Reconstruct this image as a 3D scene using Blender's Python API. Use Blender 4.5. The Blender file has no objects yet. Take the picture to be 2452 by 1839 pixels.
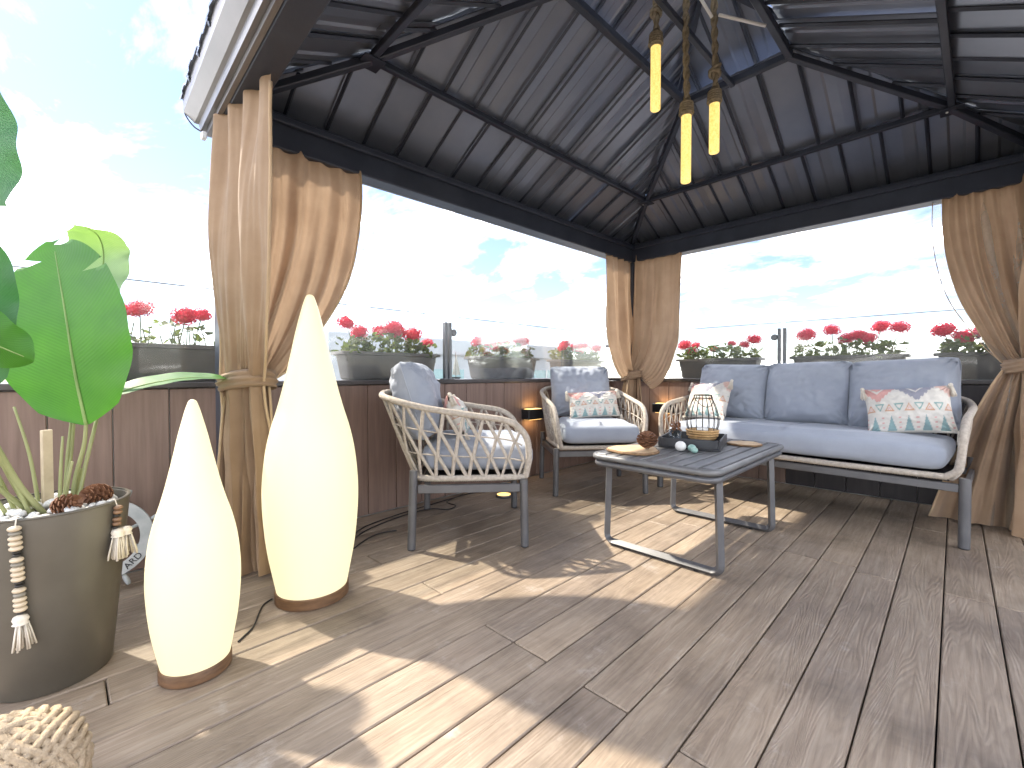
import bpy, math, random
from math import sin, cos, pi, radians, sqrt, atan2
from mathutils import Vector, Matrix, Euler, noise as mnoise

random.seed(7)
SC = bpy.context.scene
COL = SC.collection

# ------------------------------------------------------------------ camera
EYE = 0.88
cam_data = bpy.data.cameras.new('camera')
cam = bpy.data.objects.new('camera', cam_data)
COL.objects.link(cam)
cam_data.sensor_width = 36.0
cam_data.lens = 36.0 * 1072.0 / 2452.0
cam_data.clip_start = 0.02
cam_data.clip_end = 4000
cam.location = (0, 0, EYE)
cam.rotation_euler = (radians(90 - 1.2), 0, radians(44.7))
SC.camera = cam

# ------------------------------------------------------------------ light
SUN_EL = radians(48)
SUN_H = Vector((-0.954, -0.30, 0)).normalized()          # horizontal direction towards the sun
to_sun = SUN_H * cos(SUN_EL) + Vector((0, 0, sin(SUN_EL)))
sun_data = bpy.data.lights.new('sun', 'SUN')
sun_data.energy = 2.3
sun_data.angle = radians(1.3)
sun_data.color = (1.0, 0.91, 0.76)
sun = bpy.data.objects.new('sun', sun_data)
COL.objects.link(sun)
sun.location = (-6, -2, 9)
sun.rotation_euler = (-to_sun).to_track_quat('-Z', 'Y').to_euler()

world = bpy.data.worlds.new('World')
SC.world = world
world.use_nodes = True
wt = world.node_tree
wn, wl = wt.nodes, wt.links
wn.clear()
w_out = wn.new('ShaderNodeOutputWorld')
w_bg = wn.new('ShaderNodeBackground')
w_bg.inputs['Strength'].default_value = 0.15
w_sky = wn.new('ShaderNodeTexSky')
w_sky.sky_type = 'NISHITA'
w_sky.sun_disc = False
w_sky.sun_elevation = SUN_EL
w_sky.sun_rotation = atan2(SUN_H.x, SUN_H.y)
w_sky.altitude = 50
w_sky.air_density = 1.0
w_sky.dust_density = 0.3
w_sky.ozone_density = 1.0
w_tc = wn.new('ShaderNodeTexCoord')
w_sep = wn.new('ShaderNodeSeparateXYZ')
wl.new(w_tc.outputs['Generated'], w_sep.inputs[0])
w_h = wn.new('ShaderNodeMath'); w_h.operation = 'ADD'; w_h.inputs[1].default_value = 0.22
w_m = wn.new('ShaderNodeMath'); w_m.operation = 'MAXIMUM'; w_m.inputs[1].default_value = 0.0
wl.new(w_sep.outputs['Z'], w_m.inputs[0]); wl.new(w_m.outputs[0], w_h.inputs[0])
w_div = wn.new('ShaderNodeVectorMath'); w_div.operation = 'DIVIDE'
w_cmb = wn.new('ShaderNodeCombineXYZ')
wl.new(w_h.outputs[0], w_cmb.inputs[0]); wl.new(w_h.outputs[0], w_cmb.inputs[1])
w_cmb.inputs[2].default_value = 1.0
wl.new(w_tc.outputs['Generated'], w_div.inputs[0]); wl.new(w_cmb.outputs[0], w_div.inputs[1])
w_map = wn.new('ShaderNodeMapping')
w_map.inputs['Scale'].default_value = (1.0, 1.5, 0.0)
w_map.inputs['Rotation'].default_value = (0, 0, 0.9)
w_map.inputs['Location'].default_value = (4.575, 18.905, 0)
wl.new(w_div.outputs[0], w_map.inputs[0])
w_n1 = wn.new('ShaderNodeTexNoise')
w_n1.inputs['Scale'].default_value = 1.7
w_n1.inputs['Detail'].default_value = 9
w_n1.inputs['Roughness'].default_value = 0.62
w_n1.inputs['Distortion'].default_value = 0.35
wl.new(w_map.outputs[0], w_n1.inputs['Vector'])
w_ramp = wn.new('ShaderNodeValToRGB')
w_ramp.color_ramp.elements[0].position = 0.42
w_ramp.color_ramp.elements[1].position = 0.67
_e = w_ramp.color_ramp.elements.new(0.545); _e.color = (0.055, 0.055, 0.055, 1)
wl.new(w_n1.outputs['Fac'], w_ramp.inputs[0])
w_mix = wn.new('ShaderNodeMix'); w_mix.data_type = 'RGBA'
w_mix.inputs['B'].default_value = (34.0, 33.0, 31.5, 1)
wl.new(w_ramp.outputs['Color'], w_mix.inputs['Factor'])
w_tint = wn.new('ShaderNodeMix'); w_tint.data_type = 'RGBA'; w_tint.blend_type = 'MULTIPLY'
w_tint.inputs['Factor'].default_value = 1.0
w_tint.inputs['B'].default_value = (0.43, 0.41, 0.46, 1)     # clear, deep blue air between the clouds
wl.new(w_sky.outputs[0], w_tint.inputs['A'])
wl.new(w_tint.outputs['Result'], w_mix.inputs['A'])
wl.new(w_mix.outputs['Result'], w_bg.inputs['Color'])
wl.new(w_bg.outputs[0], w_out.inputs[0])

SC.view_settings.view_transform = 'Standard'
SC.view_settings.look = 'None'
SC.view_settings.exposure = 2.1
SC.view_settings.gamma = 1.0
SC.view_settings.use_curve_mapping = False
SC.render.engine = 'CYCLES'
cy = SC.cycles
cy.use_denoising = True
cy.use_adaptive_sampling = True
cy.adaptive_threshold = 0.02
cy.max_bounces = 8
cy.diffuse_bounces = 4
cy.glossy_bounces = 4
cy.transmission_bounces = 6
cy.transparent_max_bounces = 16
cy.caustics_reflective = False
cy.caustics_refractive = False
cy.sample_clamp_indirect = 6.0

# ------------------------------------------------------------------ materials
def newmat(name):
    m = bpy.data.materials.new(name)
    m.use_nodes = True
    nt = m.node_tree
    b = nt.nodes['Principled BSDF']
    return m, nt, b

def L(nt, a, b):
    nt.links.new(a, b)

def mapped(nt, scale=(1, 1, 1), coord='Object', rnd=True):
    tc = nt.nodes.new('ShaderNodeTexCoord')
    mp = nt.nodes.new('ShaderNodeMapping')
    mp.inputs['Scale'].default_value = scale
    L(nt, tc.outputs[coord], mp.inputs['Vector'])
    if rnd:
        oi = nt.nodes.new('ShaderNodeObjectInfo')
        mu = nt.nodes.new('ShaderNodeMath'); mu.operation = 'MULTIPLY'; mu.inputs[1].default_value = 37.0
        L(nt, oi.outputs['Random'], mu.inputs[0])
        cb = nt.nodes.new('ShaderNodeCombineXYZ')
        for i in range(3):
            L(nt, mu.outputs[0], cb.inputs[i])
        L(nt, cb.outputs[0], mp.inputs['Location'])
    return mp.outputs[0]

def noise_tex(nt, vec, scale, detail=4, rough=0.55, dist=0.0):
    n = nt.nodes.new('ShaderNodeTexNoise')
    n.inputs['Scale'].default_value = scale
    n.inputs['Detail'].default_value = detail
    n.inputs['Roughness'].default_value = rough
    n.inputs['Distortion'].default_value = dist
    L(nt, vec, n.inputs['Vector'])
    return n.outputs['Fac']

def ramp(nt, fac, stops):
    r = nt.nodes.new('ShaderNodeValToRGB')
    els = r.color_ramp.elements
    while len(els) < len(stops):
        els.new(0.5)
    for e, (p, c) in zip(els, stops):
        e.position = p
        e.color = (c[0], c[1], c[2], 1)
    L(nt, fac, r.inputs[0])
    return r.outputs['Color']

def bump(nt, b, height, strength=0.3, dist=0.01):
    bp = nt.nodes.new('ShaderNodeBump')
    bp.inputs['Strength'].default_value = strength
    bp.inputs['Distance'].default_value = dist
    L(nt, height, bp.inputs['Height'])
    L(nt, bp.outputs['Normal'], b.inputs['Normal'])
    return bp

def mat_noise(name, c1, c2, scale=8, rough=0.6, metallic=0.0, stretch=(1, 1, 1), bstr=0.15, bscale=60, bdist=0.003,
              spec=0.5, sheen=0.0, detail=5):
    m, nt, b = newmat(name)
    v = mapped(nt, stretch)
    f = noise_tex(nt, v, scale, detail)
    L(nt, ramp(nt, f, [(0.3, c1), (0.7, c2)]), b.inputs['Base Color'])
    b.inputs['Roughness'].default_value = rough
    b.inputs['Metallic'].default_value = metallic
    b.inputs['Specular IOR Level'].default_value = spec
    if sheen:
        b.inputs['Sheen Weight'].default_value = sheen
    if bstr:
        bump(nt, b, noise_tex(nt, v, bscale, 3), bstr, bdist)
    return m

def mat_emit(name, col, strength, base=None):
    m, nt, b = newmat(name)
    b.inputs['Base Color'].default_value = (*(base or col), 1)
    b.inputs['Emission Color'].default_value = (*col, 1)
    b.inputs['Emission Strength'].default_value = strength
    b.inputs['Roughness'].default_value = 0.45
    return m

def mat_deck():
    m, nt, b = newmat('deck_wood')
    v = mapped(nt, (1, 1, 1))
    st = nt.nodes.new('ShaderNodeMapping'); st.inputs['Scale'].default_value = (22, 1.3, 22)
    L(nt, v, st.inputs[0])
    g = noise_tex(nt, st.outputs[0], 3.2, 7, 0.65, 0.6)
    big = noise_tex(nt, v, 2.2, 5, 0.6)
    # embossed cathedral grain: contour bands of a stretched noise
    st2 = nt.nodes.new('ShaderNodeMapping'); st2.inputs['Scale'].default_value = (9, 0.8, 9)
    L(nt, v, st2.inputs[0])
    base = noise_tex(nt, st2.outputs[0], 1.1, 2, 0.45, 0.3)
    mul = nt.nodes.new('ShaderNodeMath'); mul.operation = 'MULTIPLY'; mul.inputs[1].default_value = 190
    L(nt, base, mul.inputs[0])
    sn = nt.nodes.new('ShaderNodeMath'); sn.operation = 'SINE'
    L(nt, mul.outputs[0], sn.inputs[0])
    band = nt.nodes.new('ShaderNodeMapRange')
    band.inputs['From Min'].default_value = -1; band.inputs['From Max'].default_value = 1
    L(nt, sn.outputs[0], band.inputs[0])
    oi = nt.nodes.new('ShaderNodeObjectInfo')
    c1 = ramp(nt, g, [(0.22, (0.190, 0.143, 0.104)), (0.5, (0.290, 0.230, 0.174)), (0.8, (0.40, 0.335, 0.265))])
    c2 = ramp(nt, big, [(0.30, (0.66, 0.65, 0.66)), (0.5, (0.98, 0.98, 0.97)), (0.72, (1.16, 1.15, 1.13))])
    mx = nt.nodes.new('ShaderNodeMix'); mx.data_type = 'RGBA'; mx.blend_type = 'MULTIPLY'
    mx.inputs['Factor'].default_value = 1
    L(nt, c1, mx.inputs['A']); L(nt, c2, mx.inputs['B'])
    c3 = ramp(nt, oi.outputs['Random'], [(0.0, (0.94, 0.94, 0.96)), (0.5, (1, 0.99, 0.98)), (1.0, (1.05, 1.04, 1.02))])
    mx2 = nt.nodes.new('ShaderNodeMix'); mx2.data_type = 'RGBA'; mx2.blend_type = 'MULTIPLY'
    mx2.inputs['Factor'].default_value = 1
    L(nt, mx.outputs['Result'], mx2.inputs['A']); L(nt, c3, mx2.inputs['B'])
    c4 = ramp(nt, band.outputs[0], [(0.0, (0.80, 0.80, 0.82)), (0.35, (1, 1, 1)), (1.0, (1.03, 1.03, 1.03))])
    mx3 = nt.nodes.new('ShaderNodeMix'); mx3.data_type = 'RGBA'; mx3.blend_type = 'MULTIPLY'
    mx3.inputs['Factor'].default_value = 0.28
    L(nt, mx2.outputs['Result'], mx3.inputs['A']); L(nt, c4, mx3.inputs['B'])
    geo = nt.nodes.new('ShaderNodeNewGeometry')
    wst = noise_tex(nt, geo.outputs['Position'], 1.6, 6, 0.68, 0.4)
    cst = ramp(nt, wst, [(0.34, (0.66, 0.64, 0.62)), (0.5, (0.97, 0.96, 0.95)), (0.7, (1.10, 1.09, 1.08))])
    mxs = nt.nodes.new('ShaderNodeMix'); mxs.data_type = 'RGBA'; mxs.blend_type = 'MULTIPLY'; mxs.inputs['Factor'].default_value = 1
    L(nt, mx3.outputs['Result'], mxs.inputs['A']); L(nt, cst, mxs.inputs['B'])
    mx3 = mxs
    # scuffs: pale dusty patches
    sc = noise_tex(nt, v, 5.5, 8, 0.72)
    scm = ramp(nt, sc, [(0.6, (0, 0, 0)), (0.74, (0.4, 0.4, 0.4))])
    mx4 = nt.nodes.new('ShaderNodeMix'); mx4.data_type = 'RGBA'
    L(nt, scm, mx4.inputs['Factor'])
    L(nt, mx3.outputs['Result'], mx4.inputs['A'])
    mx4.inputs['B'].default_value = (0.55, 0.51, 0.47, 1)
    L(nt, mx4.outputs['Result'], b.inputs['Base Color'])
    rg = ramp(nt, big, [(0.2, (0.42, 0.42, 0.42)), (0.8, (0.62, 0.62, 0.62))])
    L(nt, rg, b.inputs['Roughness'])
    hs = nt.nodes.new('ShaderNodeMath'); hs.operation = 'ADD'
    gm = nt.nodes.new('ShaderNodeMath'); gm.operation = 'MULTIPLY'; gm.inputs[1].default_value = 1.2
    L(nt, g, gm.inputs[0]); L(nt, gm.outputs[0], hs.inputs[0]); L(nt, band.outputs[0], hs.inputs[1])
    bump(nt, b, hs.outputs[0], 0.34, 0.0022)
    return m

def mat_fabric(name, c1, c2, weave=900, rough=0.9, sheen=0.25, trans=0.0):
    m, nt, b = newmat(name)
    v = mapped(nt)
    f = noise_tex(nt, v, 6, 4)
    L(nt, ramp(nt, f, [(0.3, c1), (0.7, c2)]), b.inputs['Base Color'])
    b.inputs['Roughness'].default_value = rough
    b.inputs['Sheen Weight'].default_value = sheen
    b.inputs['Specular IOR Level'].default_value = 0.2
    n1 = noise_tex(nt, v, weave, 2)
    n2 = noise_tex(nt, v, 30, 4)
    ad = nt.nodes.new('ShaderNodeMath'); ad.operation = 'MULTIPLY_ADD'
    ad.inputs[1].default_value = 2.5
    L(nt, n2, ad.inputs[0]); L(nt, n1, ad.inputs[2])
    bp = bump(nt, b, ad.outputs[0], 0.25, 0.002)
    if trans:
        tr = nt.nodes.new('ShaderNodeBsdfTranslucent')
        L(nt, ramp(nt, f, [(0.3, tuple(min(1, x * 1.25) for x in c1)), (0.7, tuple(min(1, x * 1.25) for x in c2))]), tr.inputs['Color'])
        L(nt, bp.outputs['Normal'], tr.inputs['Normal'])
        ms = nt.nodes.new('ShaderNodeMixShader'); ms.inputs[0].default_value = trans
        L(nt, b.outputs[0], ms.inputs[1]); L(nt, tr.outputs[0], ms.inputs[2])
        L(nt, ms.outputs[0], nt.nodes['Material Output'].inputs['Surface'])
    return m

def mat_glass(name, tint=(0.93, 0.98, 0.97), refl=1.0, film=0.05):
    m, nt, b = newmat(name)
    nt.nodes.remove(b)
    tr = nt.nodes.new('ShaderNodeBsdfTransparent'); tr.inputs[0].default_value = (*tint, 1)
    gl = nt.nodes.new('ShaderNodeBsdfGlossy'); gl.inputs['Roughness'].default_value = 0.03
    fr = nt.nodes.new('ShaderNodeFresnel'); fr.inputs['IOR'].default_value = 1.5
    fm = nt.nodes.new('ShaderNodeMath'); fm.operation = 'MULTIPLY'; fm.inputs[1].default_value = refl
    L(nt, fr.outputs[0], fm.inputs[0])
    ms = nt.nodes.new('ShaderNodeMixShader')
    L(nt, fm.outputs[0], ms.inputs[0]); L(nt, tr.outputs[0], ms.inputs[1]); L(nt, gl.outputs[0], ms.inputs[2])
    df = nt.nodes.new('ShaderNodeBsdfDiffuse'); df.inputs[0].default_value = (0.85, 0.9, 0.9, 1)
    tl = nt.nodes.new('ShaderNodeBsdfTranslucent'); tl.inputs[0].default_value = (0.85, 0.9, 0.9, 1)
    ad = nt.nodes.new('ShaderNodeMixShader'); ad.inputs[0].default_value = 0.5
    L(nt, df.outputs[0], ad.inputs[1]); L(nt, tl.outputs[0], ad.inputs[2])
    v = mapped(nt)
    veil = ramp(nt, noise_tex(nt, v, 3.0, 6, 0.65), [(0.35, (film * 0.4,) * 3), (0.75, (film * 1.8,) * 3)])
    m2 = nt.nodes.new('ShaderNodeMixShader')
    L(nt, veil, m2.inputs[0]); L(nt, ms.outputs[0], m2.inputs[1]); L(nt, ad.outputs[0], m2.inputs[2])
    L(nt, m2.outputs[0], nt.nodes['Material Output'].inputs['Surface'])
    return m

def mat_leaf(name, c1, c2, trans=0.35, veins=True, rough=0.38):
    m, nt, b = newmat(name)
    v = mapped(nt)
    f = noise_tex(nt, v, 5, 4)
    col = ramp(nt, f, [(0.3, c1), (0.7, c2)])
    b.inputs['Roughness'].default_value = rough
    b.inputs['Specular IOR Level'].default_value = 0.45
    if veins:
        uvn = nt.nodes.new('ShaderNodeUVMap')
        sp = nt.nodes.new('ShaderNodeSeparateXYZ'); L(nt, uvn.outputs[0], sp.inputs[0])
        au = nt.nodes.new('ShaderNodeMath'); au.operation = 'ABSOLUTE'
        s5 = nt.nodes.new('ShaderNodeMath'); s5.operation = 'SUBTRACT'; s5.inputs[1].default_value = 0.5
        L(nt, sp.outputs[0], s5.inputs[0]); L(nt, s5.outputs[0], au.inputs[0])
        k = nt.nodes.new('ShaderNodeMath'); k.operation = 'MULTIPLY_ADD'; k.inputs[1].default_value = -0.35
        L(nt, au.outputs[0], k.inputs[0]); L(nt, sp.outputs[1], k.inputs[2])
        k2 = nt.nodes.new('ShaderNodeMath'); k2.operation = 'MULTIPLY'; k2.inputs[1].default_value = 330
        L(nt, k.outputs[0], k2.inputs[0])
        sn = nt.nodes.new('ShaderNodeMath'); sn.operation = 'SINE'; L(nt, k2.outputs[0], sn.inputs[0])
        n2 = noise_tex(nt, v, 14, 3)
        sm = nt.nodes.new('ShaderNodeMath'); sm.operation = 'MULTIPLY'
        L(nt, sn.outputs[0], sm.inputs[0]); L(nt, n2, sm.inputs[1])
        bp = bump(nt, b, sm.outputs[0], 0.16, 0.002)
        sr = ramp(nt, sm.outputs[0], [(0.0, (1, 1, 1)), (0.6, (1.12, 1.14, 1.05))])
        mm = nt.nodes.new('ShaderNodeMix'); mm.data_type = 'RGBA'; mm.blend_type = 'MULTIPLY'; mm.inputs['Factor'].default_value = 1
        L(nt, col, mm.inputs['A']); L(nt, sr, mm.inputs['B'])
        col = mm.outputs['Result']
    L(nt, col, b.inputs['Base Color'])
    tr = nt.nodes.new('ShaderNodeBsdfTranslucent')
    g = nt.nodes.new('ShaderNodeMix'); g.data_type = 'RGBA'; g.blend_type = 'MULTIPLY'; g.inputs['Factor'].default_value = 1
    L(nt, col, g.inputs['A']); g.inputs['B'].default_value = (1.5, 1.7, 0.7, 1)
    L(nt, g.outputs['Result'], tr.inputs['Color'])
    ms = nt.nodes.new('ShaderNodeMixShader'); ms.inputs[0].default_value = trans
    L(nt, b.outputs[0], ms.inputs[1]); L(nt, tr.outputs[0], ms.inputs[2])
    L(nt, ms.outputs[0], nt.nodes['Material Output'].inputs['Surface'])
    return m

def mat_print():
    """woven pillow with a printed pattern stored as a colour attribute"""
    m, nt, b = newmat('printed_cotton')
    at = nt.nodes.new('ShaderNodeVertexColor'); at.layer_name = 'print'
    v = mapped(nt)
    f = noise_tex(nt, v, 40, 4)
    sh = ramp(nt, f, [(0.3, (0.9, 0.9, 0.9)), (0.7, (1.03, 1.03, 1.02))])
    mm = nt.nodes.new('ShaderNodeMix'); mm.data_type = 'RGBA'; mm.blend_type = 'MULTIPLY'; mm.inputs['Factor'].default_value = 1
    L(nt, at.outputs[0], mm.inputs['A']); L(nt, sh, mm.inputs['B'])
    L(nt, mm.outputs['Result'], b.inputs['Base Color'])
    b.inputs['Roughness'].default_value = 0.95
    b.inputs['Specular IOR Level'].default_value = 0.15
    bump(nt, b, noise_tex(nt, v, 500, 2), 0.3, 0.002)
    return m

M = {}
M['deck'] = mat_deck()
M['dark_under'] = mat_noise('deck_underlay', (0.01, 0.009, 0.008), (0.02, 0.018, 0.015), 5, 0.9)
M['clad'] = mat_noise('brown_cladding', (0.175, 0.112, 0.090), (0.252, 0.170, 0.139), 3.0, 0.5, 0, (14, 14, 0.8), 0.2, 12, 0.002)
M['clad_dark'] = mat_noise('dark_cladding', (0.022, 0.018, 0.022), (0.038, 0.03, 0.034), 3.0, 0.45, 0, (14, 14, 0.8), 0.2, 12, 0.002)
M['coping'] = mat_noise('dark_coping', (0.05, 0.045, 0.045), (0.08, 0.07, 0.07), 6, 0.4)
M['concrete'] = mat_noise('pale_concrete', (0.42, 0.42, 0.41), (0.55, 0.55, 0.53), 3, 0.85)
M['gz'] = mat_noise('gunmetal_frame', (0.034, 0.042, 0.065), (0.055, 0.066, 0.095), 5, 0.42, 0.35, bstr=0.1)
M['gz_light'] = mat_noise('grey_gutter', (0.15, 0.145, 0.145), (0.20, 0.19, 0.19), 4, 0.35, 0.5, bstr=0.05)
def mat_roof():
    m, nt, b = newmat('roof_steel')
    v = mapped(nt)
    f = noise_tex(nt, v, 2.0, 4, 0.6)
    L(nt, ramp(nt, f, [(0.3, (0.175, 0.20, 0.26)), (0.7, (0.25, 0.278, 0.345))]), b.inputs['Base Color'])
    b.inputs['Metallic'].default_value = 0.6
    L(nt, ramp(nt, f, [(0.2, (0.27,) * 3), (0.8, (0.42,) * 3)]), b.inputs['Roughness'])
    bump(nt, b, noise_tex(nt, v, 1.6, 2), 0.10, 0.02)
    return m
M['roof'] = mat_roof()
M['curtain'] = mat_fabric('tan_curtain', (0.345, 0.235, 0.152), (0.425, 0.300, 0.200), 700, 0.85, 0.2, 0.25)
M['curtain_hem'] = mat_fabric('pale_hem', (0.50, 0.36, 0.22), (0.58, 0.43, 0.28), 700, 0.9, 0.2, 0.15)
M['net'] = mat_glass('mosquito_net', (0.9, 0.9, 0.9), 0.1, 0.22)
M['glass'] = mat_glass('fence_glass', (0.975, 0.99, 0.985), 0.3, 0.03)  # film: slight dust plus a whitish sky reflection put into the colour
M['jar_glass'] = mat_glass('jar_glass', (0.9, 0.95, 0.95), 1.2, 0.03)
M['post'] = mat_noise('grey_post', (0.14, 0.15, 0.16), (0.2, 0.21, 0.22), 6, 0.4, 0.3)
M['alu'] = mat_noise('grey_aluminium', (0.098, 0.098, 0.104), (0.135, 0.134, 0.14), 8, 0.38, 0.25, bstr=0.08, bscale=200, bdist=0.001)
M['rope'] = mat_noise('beige_rope', (0.37, 0.32, 0.268), (0.53, 0.475, 0.41), 60, 0.9, 0, (1, 1, 1), 0.8, 260, 0.003, 0.2)
M['cushion'] = mat_fabric('blue_grey_canvas', (0.295, 0.325, 0.385), (0.345, 0.375, 0.435), 900, 0.85, 0.25)
M['piping'] = mat_fabric('cushion_piping', (0.34, 0.37, 0.43), (0.39, 0.42, 0.48), 900, 0.85, 0.25)
M['print'] = mat_print()
M['tassel'] = mat_noise('cream_yarn', (0.62, 0.56, 0.47), (0.78, 0.72, 0.63), 90, 0.95, 0, (1, 1, 0.15), 0.6, 120, 0.003, 0.1)
M['slat'] = mat_noise('table_slat', (0.135, 0.135, 0.138), (0.19, 0.19, 0.192), 10, 0.42, 0.2, bstr=0.08)
M['black'] = mat_noise('black_paint', (0.012, 0.012, 0.014), (0.025, 0.025, 0.028), 10, 0.4)
M['tray'] = mat_noise('black_tray', (0.02, 0.021, 0.025), (0.04, 0.042, 0.048), 12, 0.45)
M['wire'] = mat_noise('dark_wire', (0.05, 0.045, 0.04), (0.09, 0.08, 0.07), 20, 0.45, 0.6)
M['rattan'] = mat_noise('rattan', (0.42, 0.24, 0.09), (0.66, 0.43, 0.2), 45, 0.6, 0, (1, 1, 3), 0.7, 70, 0.004)
M['slice'] = mat_noise('wood_slice', (0.52, 0.36, 0.2), (0.68, 0.5, 0.31), 20, 0.6, 0, (1, 1, 1), 0.2, 60)
M['bark'] = mat_noise('bark', (0.13, 0.075, 0.04), (0.34, 0.21, 0.11), 40, 0.9, 0, (1, 1, 1), 0.9, 60, 0.006)
M['cone'] = mat_noise('pine_cone', (0.11, 0.045, 0.022), (0.27, 0.125, 0.06), 30, 0.7, 0, (1, 1, 1), 0.4, 90)
M['white'] = mat_noise('white_ceramic', (0.72, 0.71, 0.68), (0.8, 0.79, 0.76), 10, 0.35)
M['teal'] = mat_noise('teal_glaze', (0.2, 0.36, 0.32), (0.34, 0.5, 0.45), 25, 0.3)
M['pot'] = mat_noise('olive_pot', (0.092, 0.082, 0.066), (0.130, 0.117, 0.095), 4, 0.33, 0, (1, 1, 1), 0.12, 220, 0.001)
M['pebble'] = mat_noise('pebble', (0.52, 0.50, 0.46), (0.85, 0.84, 0.81), 9, 0.6)
M['soil'] = mat_noise('soil', (0.025, 0.018, 0.012), (0.06, 0.042, 0.03), 30, 0.95, 0, (1, 1, 1), 0.8, 40, 0.01)
M['leaf'] = mat_leaf('broad_leaf', (0.035, 0.135, 0.015), (0.06, 0.195, 0.022), 0.4)
M['leaf_dark'] = mat_leaf('dark_leaf', (0.03, 0.10, 0.045), (0.045, 0.135, 0.06), 0.2)
M['leaf_pale'] = mat_leaf('pale_leaf', (0.17, 0.27, 0.13), (0.24, 0.34, 0.19), 0.3)
M['midrib'] = mat_noise('midrib', (0.16, 0.26, 0.07), (0.24, 0.34, 0.11), 12, 0.5)
M['stem'] = mat_noise('leaf_stem', (0.20, 0.225, 0.085), (0.33, 0.34, 0.16), 8, 0.5, 0, (1, 1, 0.3))
M['bead_pale'] = mat_noise('pale_bead', (0.52, 0.42, 0.30), (0.62, 0.52, 0.38), 30, 0.5)
M['bead_grey'] = mat_noise('grey_bead', (0.22, 0.20, 0.16), (0.28, 0.26, 0.22), 30, 0.5)
M['bead_black'] = mat_noise('black_bead', (0.015, 0.013, 0.012), (0.03, 0.026, 0.022), 30, 0.45)
M['bead_brown'] = mat_noise('brown_bead', (0.16, 0.09, 0.05), (0.24, 0.14, 0.08), 30, 0.5)
M['jute'] = mat_noise('jute_rope', (0.33, 0.25, 0.165), (0.50, 0.40, 0.285), 70, 0.95, 0, (1, 1, 1), 0.9, 240, 0.004, 0.1)
M['lampwood'] = mat_noise('walnut_base', (0.10, 0.052, 0.024), (0.2, 0.105, 0.05), 6, 0.5, 0, (3, 3, 14))
M['lamp'] = mat_emit('glowing_shade', (1.0, 0.88, 0.52), 0.235, (0.30, 0.28, 0.21))
M['bulb'] = mat_emit('bulb_tube', (1.0, 0.70, 0.20), 0.30, (0.5, 0.4, 0.2))
_nt = M['bulb'].node_tree; _b = _nt.nodes['Principled BSDF']
_v = mapped(_nt)
L(_nt, ramp(_nt, noise_tex(_nt, _v, 130, 3, 0.7), [(0.38, (0.85, 0.42, 0.06)), (0.58, (1.0, 0.78, 0.26))]), _b.inputs['Emission Color'])
M['puck'] = mat_emit('puck_light', (1.0, 0.62, 0.18), 0.6)
M['strip'] = mat_emit('sconce_strip', (1.0, 0.6, 0.2), 0.8)
M['hemp'] = mat_noise('hemp_rope', (0.20, 0.165, 0.115), (0.33, 0.28, 0.205), 60, 0.95, 0, (1, 1, 1), 0.9, 200, 0.004, 0.1)
M['cable'] = mat_noise('black_cable', (0.012, 0.012, 0.013), (0.02, 0.02, 0.022), 20, 0.45)
M['planter'] = mat_noise('taupe_planter', (0.115, 0.10, 0.095), (0.155, 0.137, 0.13), 6, 0.5, 0, (1, 1, 1), 0.2, 90)
M['geranium_leaf'] = mat_leaf('geranium_leaf', (0.07, 0.095, 0.035), (0.17, 0.185, 0.075), 0.3, False, 0.6)
M['petal'] = mat_leaf('red_petal', (0.62, 0.010, 0.045), (0.80, 0.035, 0.10), 0.25, False, 0.6)
M['petal'].node_tree.nodes  # red petals use the leaf shader with a red tint
for _n in M['petal'].node_tree.nodes:
    if _n.type == 'MIX' and _n.blend_type == 'MULTIPLY':
        _n.inputs['B'].default_value = (1.2, 1.0, 1.0, 1)
M['gstem'] = mat_noise('green_stem', (0.12, 0.15, 0.06), (0.2, 0.22, 0.1), 20, 0.7)
M['wheel'] = mat_noise('weathered_white', (0.36, 0.38, 0.39), (0.52, 0.53, 0.53), 14, 0.7, 0, (1, 1, 1), 0.4, 60)
M['ink'] = mat_noise('dark_ink', (0.02, 0.02, 0.025), (0.04, 0.04, 0.045), 30, 0.8)
M['ground'] = mat_noise('city_ground', (0.22, 0.22, 0.20), (0.34, 0.33, 0.31), 0.02, 0.95, bstr=0)
M['house'] = mat_noise('pale_render', (0.55, 0.56, 0.57), (0.63, 0.64, 0.64), 0.6, 0.9, bstr=0)
M['house2'] = mat_noise('grey_render', (0.33, 0.35, 0.38), (0.40, 0.42, 0.45), 0.6, 0.9, bstr=0)
M['pane'] = mat_noise('window_pane', (0.16, 0.28, 0.31), (0.25, 0.38, 0.40), 0.8, 0.12, bstr=0)
M['white_cord'] = mat_noise('white_tube', (0.75, 0.76, 0.78), (0.82, 0.83, 0.85), 10, 0.4)
M['sail'] = mat_noise('sail_cloth', (0.75, 0.72, 0.66), (0.84, 0.81, 0.75), 20, 0.9)

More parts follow.
